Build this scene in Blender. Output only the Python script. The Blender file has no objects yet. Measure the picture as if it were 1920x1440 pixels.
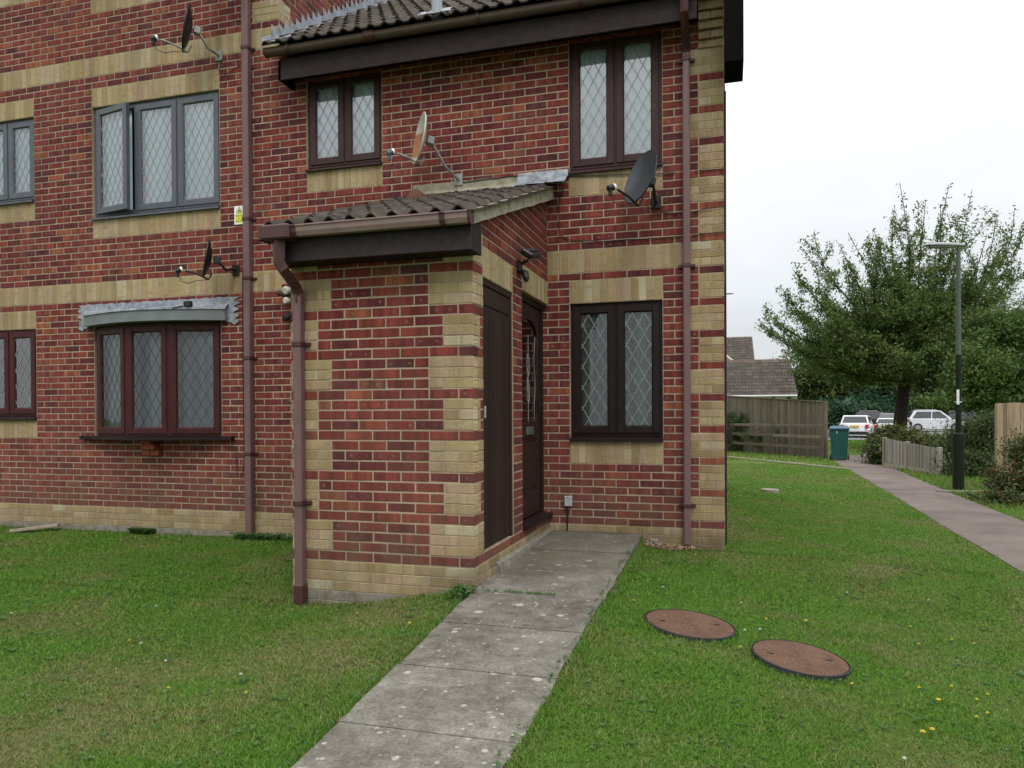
import bpy, bmesh, math, random
import numpy as np
from mathutils import Vector, Matrix, Euler, noise as mnoise
random.seed(7); RNG = np.random.default_rng(7)
SC = bpy.context.scene
COL = SC.collection
R = math.radians

# ------------------------------------------------------------------ camera
CAMP = Vector((0.03557, -7.18677, 1.08917))
cam_d = bpy.data.cameras.new('camera'); cam = bpy.data.objects.new('camera', cam_d); COL.objects.link(cam)
rt = Vector((0.96043985, 0.27844401, -0.00492237)); up = Vector((0.00233985, 0.00960641, 0.99995112))
fw = Vector((-0.27847769, 0.96040442, -0.00857486))
M = Matrix(((rt.x, up.x, -fw.x, CAMP.x), (rt.y, up.y, -fw.y, CAMP.y), (rt.z, up.z, -fw.z, CAMP.z), (0, 0, 0, 1)))
cam.matrix_world = M
FPX = 1388.9
cam_d.sensor_fit = 'HORIZONTAL'; cam_d.sensor_width = 36.0
cam_d.lens = FPX / 1920 * 36
cam_d.shift_x = (960 - 962.6) / 1920
cam_d.shift_y = (788.4 - 720) / 1920
cam_d.clip_start = 0.05; cam_d.clip_end = 2000
SC.camera = cam

# ------------------------------------------------------------------ world / light
W = bpy.data.worlds.new('World'); SC.world = W; W.use_nodes = True
nt = W.node_tree; nt.nodes.clear()
def wn(t, **k):
    n = nt.nodes.new(t)
    for a, b in k.items(): setattr(n, a, b)
    return n
SUN_EL, SUN_ROT = R(52), R(200)
out = wn('ShaderNodeOutputWorld'); bg = wn('ShaderNodeBackground'); bg.inputs[1].default_value = 0.1
sky = wn('ShaderNodeTexSky'); sky.sky_type = 'NISHITA'; sky.sun_disc = False
sky.sun_elevation = SUN_EL; sky.sun_rotation = SUN_ROT; sky.air_density = 1.0; sky.dust_density = 2.0
tc = wn('ShaderNodeTexCoord'); sep = wn('ShaderNodeSeparateXYZ'); nt.links.new(tc.outputs['Generated'], sep.inputs[0])
# overcast luminance: dimmer at the horizon, about 2.6 times brighter overhead
mr = wn('ShaderNodeMapRange'); zc = wn('ShaderNodeMath', operation='MAXIMUM'); zc.inputs[1].default_value = 0.0; nt.links.new(sep.outputs[2], zc.inputs[0]); zp = wn('ShaderNodeMath', operation='POWER'); zp.inputs[1].default_value = 1.6; nt.links.new(zc.outputs[0], zp.inputs[0]); nt.links.new(zp.outputs[0], mr.inputs[0])
mr.inputs[1].default_value = 0.0; mr.inputs[2].default_value = 1.0; mr.inputs[3].default_value = 7.6; mr.inputs[4].default_value = 30.0
nz = wn('ShaderNodeTexNoise'); nz.inputs['Scale'].default_value = 1.7; nz.inputs['Detail'].default_value = 5; nz.inputs['Roughness'].default_value = 0.55
mp = wn('ShaderNodeMapping'); mp.inputs['Scale'].default_value = (1, 1, 2.6); nt.links.new(tc.outputs['Generated'], mp.inputs[0]); nt.links.new(mp.outputs[0], nz.inputs[0])
mr2 = wn('ShaderNodeMapRange'); nt.links.new(nz.outputs[0], mr2.inputs[0]); mr2.inputs[1].default_value = 0.3; mr2.inputs[2].default_value = 0.7; mr2.inputs[3].default_value = 0.88; mr2.inputs[4].default_value = 1.1
mul = wn('ShaderNodeMath', operation='MULTIPLY'); nt.links.new(mr.outputs[0], mul.inputs[0]); nt.links.new(mr2.outputs[0], mul.inputs[1])
ccol = wn('ShaderNodeMix', data_type='RGBA'); nt.links.new(sep.outputs[2], ccol.inputs[0])
ccol.inputs[6].default_value = (0.95, 0.99, 1.03, 1); ccol.inputs[7].default_value = (1.0, 1.0, 1.0, 1)
sc = wn('ShaderNodeVectorMath', operation='SCALE'); nt.links.new(ccol.outputs[2], sc.inputs[0]); nt.links.new(mul.outputs[0], sc.inputs['Scale'])
mixs = wn('ShaderNodeMix', data_type='RGBA'); mixs.inputs[0].default_value = 0.93
nt.links.new(sky.outputs[0], mixs.inputs[6]); nt.links.new(sc.outputs[0], mixs.inputs[7])
nt.links.new(mixs.outputs[2], bg.inputs[0]); nt.links.new(bg.outputs[0], out.inputs[0])
sd = bpy.data.lights.new('sun', 'SUN'); sd.energy = 1.3; sd.angle = R(22); sd.color = (1, 0.97, 0.92)
sun = bpy.data.objects.new('sun', sd); COL.objects.link(sun)
sun.rotation_euler = (R(90) - SUN_EL, 0, R(25))   # from in front of the facade, slightly right
SC.view_settings.view_transform = 'Standard'; SC.view_settings.look = 'None'
SC.view_settings.exposure = 0.0; SC.view_settings.gamma = 1.0; SC.view_settings.use_curve_mapping = False
SC.render.engine = 'CYCLES'
SC.cycles.max_bounces = 6; SC.cycles.transparent_max_bounces = 12

# ------------------------------------------------------------------ materials
class NT:
    def __init__(s, name, rough=0.8, col=(0.5, 0.5, 0.5), metallic=0.0, spec=0.5):
        s.m = bpy.data.materials.new(name); s.m.use_nodes = True; s.t = s.m.node_tree
        s.b = s.t.nodes['Principled BSDF']; s.b.inputs['Roughness'].default_value = rough
        s.b.inputs['Metallic'].default_value = metallic; s.b.inputs['Base Color'].default_value = (*col, 1)
        s.b.inputs['Specular IOR Level'].default_value = spec
        s.out = s.t.nodes['Material Output']
    def n(s, t, **k):
        x = s.t.nodes.new(t)
        for a, b in k.items(): setattr(x, a, b)
        return x
    def l(s, a, b): s.t.links.new(a, b)
    def val(s, sock, v):
        if hasattr(v, 'is_linked') or isinstance(v, bpy.types.NodeSocket): s.l(v, sock)
        else: sock.default_value = v
    def math(s, op, a, b=0.0, c=None):
        x = s.n('ShaderNodeMath', operation=op); s.val(x.inputs[0], a); s.val(x.inputs[1], b)
        if c is not None: s.val(x.inputs[2], c)
        return x.outputs[0]
    def noise(s, vec, scale, detail=3, rough=0.5, dim='3D', w=None):
        x = s.n('ShaderNodeTexNoise', noise_dimensions=dim)
        if vec is not None: s.l(vec, x.inputs['Vector'])
        x.inputs['Scale'].default_value = scale; x.inputs['Detail'].default_value = detail; x.inputs['Roughness'].default_value = rough
        if w is not None: s.val(x.inputs['W'], w)
        return x.outputs[0]
    def ramp(s, f, stops, interp='LINEAR'):
        x = s.n('ShaderNodeValToRGB'); cr = x.color_ramp; cr.interpolation = interp
        while len(cr.elements) < len(stops): cr.elements.new(0.5)
        for e, (p, c) in zip(cr.elements, stops):
            e.position = p; e.color = (*c, 1) if len(c) == 3 else c
        s.l(f, x.inputs[0]); return x.outputs[0]
    def mix(s, f, a, b, mode='MIX'):
        x = s.n('ShaderNodeMix', data_type='RGBA', blend_type=mode); s.val(x.inputs[0], f)
        for i, v in ((6, a), (7, b)):
            if isinstance(v, tuple): x.inputs[i].default_value = (*v, 1)
            else: s.l(v, x.inputs[i])
        return x.outputs[2]
    def scale(s, c, f):
        x = s.n('ShaderNodeVectorMath', operation='SCALE'); s.val(x.inputs[0], c if not isinstance(c, tuple) else c); s.val(x.inputs['Scale'], f); return x.outputs[0]
    def pos(s): return s.n('ShaderNodeNewGeometry').outputs['Position']
    def obj(s): return s.n('ShaderNodeTexCoord').outputs['Object']
    def map(s, v, sc, loc=(0, 0, 0)):
        x = s.n('ShaderNodeMapping'); x.inputs['Scale'].default_value = sc; x.inputs['Location'].default_value = loc; s.l(v, x.inputs[0]); return x.outputs[0]
    def bump(s, h, strength=0.3, dist=0.01):
        x = s.n('ShaderNodeBump'); x.inputs['Strength'].default_value = strength; x.inputs['Distance'].default_value = dist
        s.l(h, x.inputs['Height']); s.l(x.outputs[0], s.b.inputs['Normal'])
    def col(s, c): s.l(c, s.b.inputs['Base Color'])
    def sep(s, v):
        x = s.n('ShaderNodeSeparateXYZ'); s.l(v, x.inputs[0]); return x.outputs
    def comb(s, *a):
        x = s.n('ShaderNodeCombineXYZ')
        for i, v in enumerate(a): s.val(x.inputs[i], v)
        return x.outputs[0]
    def mr(s, v, a, b, c=0.0, d=1.0, clamp=True):
        x = s.n('ShaderNodeMapRange', clamp=clamp); s.val(x.inputs[0], v)
        for i, q in enumerate((a, b, c, d)): x.inputs[i + 1].default_value = q
        return x.outputs[0]

def rnd_id(s, k):
    """a per-piece random number: attribute 'bid' on joined pieces, object random on single ones"""
    a = s.n('ShaderNodeAttribute', attribute_name='bid').outputs['Fac']
    o = s.n('ShaderNodeObjectInfo').outputs['Random']
    v = s.math('ADD', a, s.math('MULTIPLY', o, 97.31))
    w = s.n('ShaderNodeTexWhiteNoise', noise_dimensions='1D'); s.l(s.math('ADD', v, k * 13.7), w.inputs['W'])
    return w.outputs['Value']

def mat_red():
    s = NT('red_brick', 0.85, spec=0.3)
    r1, r2, r3, r4 = (rnd_id(s, k) for k in (1, 2, 3, 4))
    base = s.ramp(r1, [(0, (0.075, 0.016, 0.018)), (0.14, (0.105, 0.018, 0.019)), (0.42, (0.145, 0.024, 0.021)), (0.78, (0.172, 0.031, 0.023)),
                       (0.94, (0.20, 0.046, 0.027)), (0.985, (0.25, 0.075, 0.034)), (1.0, (0.15, 0.055, 0.034))])
    uv = s.n('ShaderNodeUVMap', uv_map='UVMap').outputs[0]; u, v, _ = s.sep(uv)
    # drag banding along the brick
    bv = s.comb(s.math('ADD', s.math('MULTIPLY', u, 3.0), s.math('MULTIPLY', r2, 60)), s.math('MULTIPLY', r3, 31), 0.0)
    band = s.noise(bv, 1.3, 2, 0.4)
    k = s.mr(band, 0.35, 0.65, 0.66, 1.28)
    c = s.scale(base, k)
    # kiln marks: rings near the ends of some bricks
    du = s.math('SUBTRACT', s.math('ABSOLUTE', s.math('SUBTRACT', u, 0.5)), s.mr(r4, 0, 1, 0.2, 0.36))
    dv = s.math('MULTIPLY', s.math('SUBTRACT', v, 0.5), 0.32)
    d = s.math('SQRT', s.math('ADD', s.math('MULTIPLY', du, du), s.math('MULTIPLY', dv, dv)))
    spot = s.mr(d, 0.03, 0.085, 1, 0)
    on = s.math('GREATER_THAN', r3, 0.72)
    p = s.pos()
    nb = s.noise(p, 45, 3, 0.6)
    m = s.math('MULTIPLY', s.math('MULTIPLY', spot, on), s.mr(nb, 0.4, 0.62, 0, 0.75))
    c = s.mix(m, c, (0.24, 0.13, 0.12))
    # mottling and weathering
    n1 = s.noise(p, 150, 2, 0.6)
    c = s.scale(c, s.mr(n1, 0.3, 0.7, 0.78, 1.2))
    n2 = s.noise(p, 2.1, 5, 0.6)
    c = s.mix(s.mr(n2, 0.48, 0.75, 0, 0.38), c, (0.14, 0.065, 0.05))
    # damp, mossy base of the walls
    z = s.sep(p)[2]
    n3 = s.noise(p, 3.5, 4, 0.6)
    low = s.math('MULTIPLY', s.mr(z, 0.05, 0.55, 1, 0), s.mr(n3, 0.35, 0.62))
    c = s.mix(s.math('MULTIPLY', low, 0.8), c, (0.095, 0.060, 0.038))
    dust = s.math('MULTIPLY', s.mr(z, 0.35, 1.75, 1, 0), s.mr(s.noise(p, 1.6, 4, 0.6), 0.3, 0.65, .25, 1))
    c = s.mix(s.math('MULTIPLY', dust, 0.36), c, (0.19, 0.078, 0.058))
    c = s.scale(c, s.mr(s.noise(s.map(p, (7, 7, .5)), 1.0, 4, .6), .32, .68, .80, 1.12))
    # scattered lime specks
    vo = s.n('ShaderNodeTexVoronoi'); s.l(p, vo.inputs[0]); vo.inputs['Scale'].default_value = 22
    sp = s.math('MULTIPLY', s.mr(vo.outputs['Distance'], 0.05, 0.12, 1, 0), s.math('GREATER_THAN', s.noise(p, 9, 2), 0.63))
    c = s.mix(s.math('MULTIPLY', sp, 0.5), c, (0.42, 0.34, 0.3))
    s.col(c)
    s.bump(s.math('ADD', s.noise(p, 90, 4, 0.65), s.math('MULTIPLY', s.noise(p, 320, 2), 0.4)), 0.55, 0.004)
    return s.m
def mat_cream():
    s = NT('buff_brick', 0.85, spec=0.25)
    r1, r2, r3 = (rnd_id(s, k) for k in (5, 6, 7))
    base = s.ramp(r1, [(0, (0.44, 0.32, 0.165)), (0.25, (0.58, 0.45, 0.235)), (0.45, (0.51, 0.375, 0.21)), (0.65, (0.64, 0.52, 0.295)), (0.82, (0.58, 0.40, 0.255)), (1, (0.70, 0.61, 0.40))])
    uv = s.n('ShaderNodeUVMap', uv_map='UVMap').outputs[0]; u, v, _ = s.sep(uv)
    bv = s.comb(s.math('ADD', s.math('MULTIPLY', u, 3.0), s.math('MULTIPLY', r2, 60)), s.math('MULTIPLY', r3, 31), 0.0)
    k = s.noise(bv, 1.6, 2, 0.5)
    c = s.mix(s.mr(k, 0.55, 0.70, 0, 0.55), base, (0.46, 0.27, 0.11))
    p = s.pos()
    c = s.scale(c, s.mr(s.noise(p, 120, 3, 0.6), 0.3, 0.7, 0.84, 1.12))
    vo = s.noise(p, 55, 2, 0.5)
    c = s.mix(s.mr(vo, 0.66, 0.74, 0, 0.45), c, (0.17, 0.12, 0.06))
    z = s.sep(p)[2]
    n2 = s.noise(p, 1.7, 5, 0.6)
    c = s.mix(s.mr(n2, 0.5, 0.75, 0, 0.3), c, (0.33, 0.265, 0.175))
    n3 = s.noise(p, 4.0, 4, 0.6)
    low = s.math('MULTIPLY', s.mr(z, -0.16, 0.12, 1, 0), s.mr(n3, 0.3, 0.6))
    x = s.sep(p)[0]
    near = s.mr(x, -2.6, -1.8, 0.35, 1.0)
    c = s.mix(s.math('MULTIPLY', s.math('MULTIPLY', low, near), 0.8), c, (0.16, 0.13, 0.07))
    c = s.scale(c, s.mr(s.noise(s.map(p, (7, 7, .5)), 1.0, 4, .6), .32, .68, .80, 1.10))
    s.col(c)
    w = s.n('ShaderNodeTexWave', wave_type='BANDS'); w.inputs['Scale'].default_value = 9; w.inputs['Distortion'].default_value = 9; w.inputs['Detail'].default_value = 2; w.inputs['Detail Scale'].default_value = 2
    s.l(s.comb(s.math('ADD', s.math('MULTIPLY', u, 1.0), s.math('MULTIPLY', r2, 20)), s.math('MULTIPLY', v, 0.35), r3), w.inputs[0])
    s.bump(s.math('ADD', s.math('MULTIPLY', w.outputs['Fac'], 1.0), s.noise(p, 110, 3, 0.6)), 0.9, 0.008)
    return s.m
def mat_mortar():
    s = NT('mortar', 0.95, spec=0.1); p = s.pos()
    c = s.ramp(s.noise(p, 2.4, 5, 0.6), [(0.3, (0.27, 0.215, 0.155)), (0.7, (0.42, 0.335, 0.24))])
    c = s.scale(c, s.mr(s.noise(p, 180, 2), 0.3, 0.7, 0.82, 1.12))
    z = s.sep(p)[2]
    c = s.mix(s.math('MULTIPLY', s.mr(z, -0.1, 0.5, 0.7, 0), s.mr(s.noise(p, 3.5, 4), 0.35, 0.62)), c, (0.2, 0.165, 0.11))
    s.col(c); s.bump(s.noise(p, 260, 2), 0.4, 0.003); return s.m
def mat_block():
    s = NT('concrete_block', 0.95, spec=0.1); p = s.pos()
    c = s.ramp(s.noise(p, 14, 5, 0.65), [(0.3, (0.13, 0.115, 0.09)), (0.7, (0.27, 0.25, 0.21))])
    s.col(c); s.bump(s.noise(p, 90, 4, 0.7), 0.7, 0.01); return s.m
def mat_plastic(name, col, rough=0.4, var=0.25, spec=0.5, sc=6, dirt=(0.10, 0.075, 0.055), dm=0.35, bump=0.0):
    s = NT(name, rough, spec=spec); p = s.pos()
    c = s.scale(tuple(col), s.mr(s.noise(p, sc, 4, 0.6), 0.3, 0.7, 1 - var, 1 + var))
    c = s.mix(s.mr(s.noise(p, sc * 2.7, 5, 0.7), 0.55, 0.8, 0, dm), c, dirt)
    s.col(c)
    s.l(s.mr(s.noise(p, sc * 4, 3), 0.3, 0.7, rough * 0.85, min(1, rough * 1.3)), s.b.inputs['Roughness'])
    if bump: s.bump(s.noise(p, 60, 3, 0.6), bump, 0.004)
    return s.m
def mat_wood(name, a, b, rough=0.85, grain=(40, 40, 3), green=0.0):
    s = NT(name, rough, spec=0.2); o = s.pos()
    r = rnd_id(s, 9)
    vec = s.map(o, grain)
    n = s.noise(vec, 1.0, 5, 0.65)
    c = s.ramp(n, [(0.25, a), (0.75, b)])
    c = s.scale(c, s.mr(r, 0, 1, 0.72, 1.25))
    if green:
        c = s.mix(s.mr(s.noise(o, 2.3, 4, 0.6), 0.45, 0.7, 0, green), c, (0.06, 0.07, 0.03))
    s.col(c); s.bump(n, 0.5, 0.006); return s.m
def mat_tile(name, a=(0.036, 0.029, 0.025), b=(0.095, 0.078, 0.066)):
    s = NT(name, 0.95, spec=0.15); p = s.pos(); r = rnd_id(s, 3)
    c = s.ramp(s.noise(p, 9, 5, 0.65), [(0.3, a), (0.7, b)])
    c = s.scale(c, s.mr(r, 0, 1, 0.75, 1.2))
    m = s.mr(s.noise(p, 5, 5, 0.7), 0.55, 0.68, 0, 0.65)
    c = s.mix(m, c, (0.055, 0.062, 0.028))
    vo = s.noise(p, 28, 3, 0.6)
    c = s.mix(s.mr(vo, 0.66, 0.70, 0, 0.8), c, (0.36, 0.35, 0.31))
    s.col(c); s.bump(s.noise(p, 120, 4, 0.7), 0.6, 0.006); return s.m
def mat_lead():
    s = NT('lead_sheet', 0.6, spec=0.4, metallic=0.25); p = s.pos()
    c = s.ramp(s.noise(p, 12, 5, 0.7), [(0.28, (0.10, 0.11, 0.13)), (0.5, (0.27, 0.29, 0.33)), (0.75, (0.42, 0.44, 0.47))])
    s.col(c); s.bump(s.noise(p, 40, 3), 0.4, 0.006); return s.m
def mat_render_cement():
    s = NT('cement_fillet', 0.95, spec=0.1); p = s.pos()
    c = s.ramp(s.noise(p, 10, 5, 0.65), [(0.3, (0.20, 0.18, 0.13)), (0.7, (0.38, 0.35, 0.27))])
    c = s.mix(s.mr(s.noise(p, 26, 4, 0.7), 0.56, 0.66, 0, 0.5), c, (0.11, 0.12, 0.07))
    s.col(c); s.bump(s.noise(p, 80, 4, 0.7), 0.6, 0.006); return s.m
def mat_glass(name='window_glass', tint=(0.96, 0.98, 0.985), f0=0.21):
    m = bpy.data.materials.new(name); m.use_nodes = True; t = m.node_tree; t.nodes.clear()
    o = t.nodes.new('ShaderNodeOutputMaterial'); mx = t.nodes.new('ShaderNodeMixShader'); tr = t.nodes.new('ShaderNodeBsdfTransparent')
    gl = t.nodes.new('ShaderNodeBsdfGlossy'); gl.inputs['Roughness'].default_value = 0.02
    tr.inputs[0].default_value = (*tint, 1)
    fr = t.nodes.new('ShaderNodeFresnel'); fr.inputs[0].default_value = 1.6
    ad = t.nodes.new('ShaderNodeMath'); ad.operation = 'ADD'; ad.inputs[1].default_value = f0; ad.use_clamp = True
    t.links.new(fr.outputs[0], ad.inputs[0]); t.links.new(ad.outputs[0], mx.inputs[0]); t.links.new(tr.outputs[0], mx.inputs[1]); t.links.new(gl.outputs[0], mx.inputs[2])
    nz = t.nodes.new('ShaderNodeTexNoise'); nz.inputs['Scale'].default_value = 2.2; bp = t.nodes.new('ShaderNodeBump'); bp.inputs['Strength'].default_value = 0.03; bp.inputs['Distance'].default_value = 0.05
    g = t.nodes.new('ShaderNodeNewGeometry'); t.links.new(g.outputs['Position'], nz.inputs[0]); t.links.new(nz.outputs[0], bp.inputs['Height']); t.links.new(bp.outputs[0], gl.inputs['Normal'])
    t.links.new(mx.outputs[0], o.inputs[0]); return m
def mat_net(name, col=(0.6, 0.62, 0.62), density=0.62, dots=True, fold=14.0):
    """net curtain: partly open weave over the room behind"""
    m = bpy.data.materials.new(name); m.use_nodes = True; t = m.node_tree; t.nodes.clear()
    def n(k): return t.nodes.new(k)
    o = n('ShaderNodeOutputMaterial'); mx = n('ShaderNodeMixShader'); tr = n('ShaderNodeBsdfTransparent'); df = n('ShaderNodeBsdfDiffuse')
    df.inputs[0].default_value = (*col, 1)
    g = n('ShaderNodeNewGeometry'); sp = n('ShaderNodeSeparateXYZ'); t.links.new(g.outputs['Position'], sp.inputs[0])
    fn = n('ShaderNodeTexNoise'); fn.inputs['Scale'].default_value = 1.0; fn.inputs['Detail'].default_value = 2
    mp = n('ShaderNodeMapping'); mp.inputs['Scale'].default_value = (fold, fold, 0.6); t.links.new(g.outputs['Position'], mp.inputs[0]); t.links.new(mp.outputs[0], fn.inputs[0])
    r = n('ShaderNodeMapRange'); r.inputs[1].default_value = 0.3; r.inputs[2].default_value = 0.7; r.inputs[3].default_value = density - 0.2; r.inputs[4].default_value = density + 0.2
    t.links.new(fn.outputs[0], r.inputs[0]); fac = r.outputs[0]
    if dots:
        vo = n('ShaderNodeTexVoronoi'); vo.inputs['Scale'].default_value = 34; t.links.new(g.outputs['Position'], vo.inputs[0])
        lt = n('ShaderNodeMath'); lt.operation = 'LESS_THAN'; lt.inputs[1].default_value = 0.2; t.links.new(vo.outputs['Distance'], lt.inputs[0])
        ml = n('ShaderNodeMath'); ml.operation = 'MULTIPLY_ADD'; ml.inputs[1].default_value = 0.4; t.links.new(lt.outputs[0], ml.inputs[0]); t.links.new(fac, ml.inputs[2]); ml.use_clamp = True; fac = ml.outputs[0]
    t.links.new(fac, mx.inputs[0]); t.links.new(tr.outputs[0], mx.inputs[1]); t.links.new(df.outputs[0], mx.inputs[2]); t.links.new(mx.outputs[0], o.inputs[0])
    return m
def mat_simple(name, col, rough=0.7, var=0.2, sc=8, metallic=0, spec=0.4, bump=0.0):
    s = NT(name, rough, metallic=metallic, spec=spec); p = s.pos()
    s.col(s.scale(tuple(col), s.mr(s.noise(p, sc, 4, 0.6), 0.3, 0.7, 1 - var, 1 + var)))
    if bump: s.bump(s.noise(p, sc * 6, 4, 0.7), bump, 0.01)
    return s.m
def mat_leaf(name, cols, rough=0.55, trans=0.25):
    s = NT(name, rough, spec=0.3)
    a = s.n('ShaderNodeAttribute', attribute_name='bid').outputs['Fac']
    p = s.pos()
    f = s.math('ADD', s.math('MULTIPLY', a, 0.65), s.math('MULTIPLY', s.noise(p, 0.9, 3, 0.6), 0.6))
    st = [(0.12 + 0.8 * i / (len(cols) - 1), c) for i, c in enumerate(cols)]
    c = s.ramp(f, st); s.col(c)
    tb = s.n('ShaderNodeBsdfTranslucent'); s.l(s.scale(c, 1.3), tb.inputs[0]); mx = s.n('ShaderNodeMixShader'); mx.inputs[0].default_value = trans
    s.l(s.b.outputs[0], mx.inputs[1]); s.l(tb.outputs[0], mx.inputs[2]); s.l(mx.outputs[0], s.out.inputs[0])
    return s.m

RED, CREAM, MORTAR, BLOCK = mat_red(), mat_cream(), mat_mortar(), mat_block()
UPVC_BROWN = mat_plastic('brown_upvc', (0.038, 0.015, 0.014), 0.5, 0.15, 0.28)
UPVC_DARK = mat_plastic('dark_brown_upvc', (0.013, 0.006, 0.006), 0.5, 0.15, 0.22, dm=.15)
MAHOG = mat_plastic('mahogany_stained_frame', (0.045, 0.009, 0.010), 0.5, 0.2, 0.25, dm=.15)
UPVC_GREY = mat_plastic('faded_grey_frame', (0.070, 0.078, 0.095), 0.45, 0.15, 0.5)
FASCIA = mat_plastic('fascia_board', (0.019, 0.012, 0.010), 0.6, 0.2, 0.2, dirt=(0.035, 0.030, 0.022), bump=.2)
PIPE = mat_plastic('brown_plastic_pipe', (0.145, 0.082, 0.080), 0.45, 0.12, 0.4, dirt=(0.13, 0.085, 0.075))
PIPE_D = mat_plastic('dark_plastic_fitting', (0.060, 0.022, 0.022), 0.42, 0.15, 0.4)
GUTTER = mat_plastic('brown_gutter', (0.24, 0.165, 0.155), 0.5, 0.12, 0.4, dirt=(0.12, 0.10, 0.085))
GUTTER_D = mat_plastic('worn_gutter', (0.080, 0.052, 0.044), 0.5, 0.12, 0.4, dirt=(0.06, 0.055, 0.045))
DOOR_W = mat_wood('brown_painted_boards', (0.018, 0.0085, 0.007), (0.030, 0.015, 0.012), 0.55, (60, 60, 2.0))
DOOR_D = mat_plastic('dark_stained_door', (0.020, 0.008, 0.007), 0.45, 0.25, 0.3)
TILE = mat_tile('roof_tile_concrete'); TILE2 = mat_tile('roof_tile_brown', (0.075, 0.062, 0.054), (0.15, 0.128, 0.112))
LEAD, CEMENT = mat_lead(), mat_render_cement()
GLASS = mat_glass(); GLASS_B = mat_glass('window_glass_clear', f0=0.05); GLASS_D = mat_glass('door_glass', f0=0.0)
NET_W = mat_net('white_net_curtain', (0.80, 0.92, 1.0), 1.0, False, 9)
NET_G = mat_net('grey_net_curtain', (0.40, 0.43, 0.43), 0.48, True, 16)
NET_L = mat_net('pale_net_curtain', (0.42, 0.48, 0.52), 0.74, False, 8)
NET_D = mat_net('thin_net_curtain', (0.12, 0.15, 0.15), 0.22, False, 8)
ROOM = mat_simple('unlit_room_black', (0.02, 0.02, 0.02), 0.95, 0.2)  # near-black colour stands in for the lack of light indoors
LEADING = mat_simple('lead_strip', (0.25, 0.31, 0.33), 0.5, 0.2, spec=0.4)
LEADING_S = mat_simple('slate_lead_strip', (.05, .07, .08), .5, .2, spec=.3)
LEADING_P = mat_simple('pale_lead_strip', (0.30, 0.31, 0.31), 0.5, 0.2, spec=0.4)
BLACK = mat_simple('black_plastic', (0.012, 0.012, 0.013), 0.45, 0.2)
WHITE = mat_simple('white_plastic', (0.72, 0.73, 0.72), 0.4, 0.06)
GALV = mat_simple('galvanised_metal', (0.26, 0.27, 0.26), 0.5, 0.3, 20, 0.3)
SOFFIT = mat_simple('soffit_board', (0.006, 0.005, 0.0045), 0.95, 0.2, spec=.05)

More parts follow.
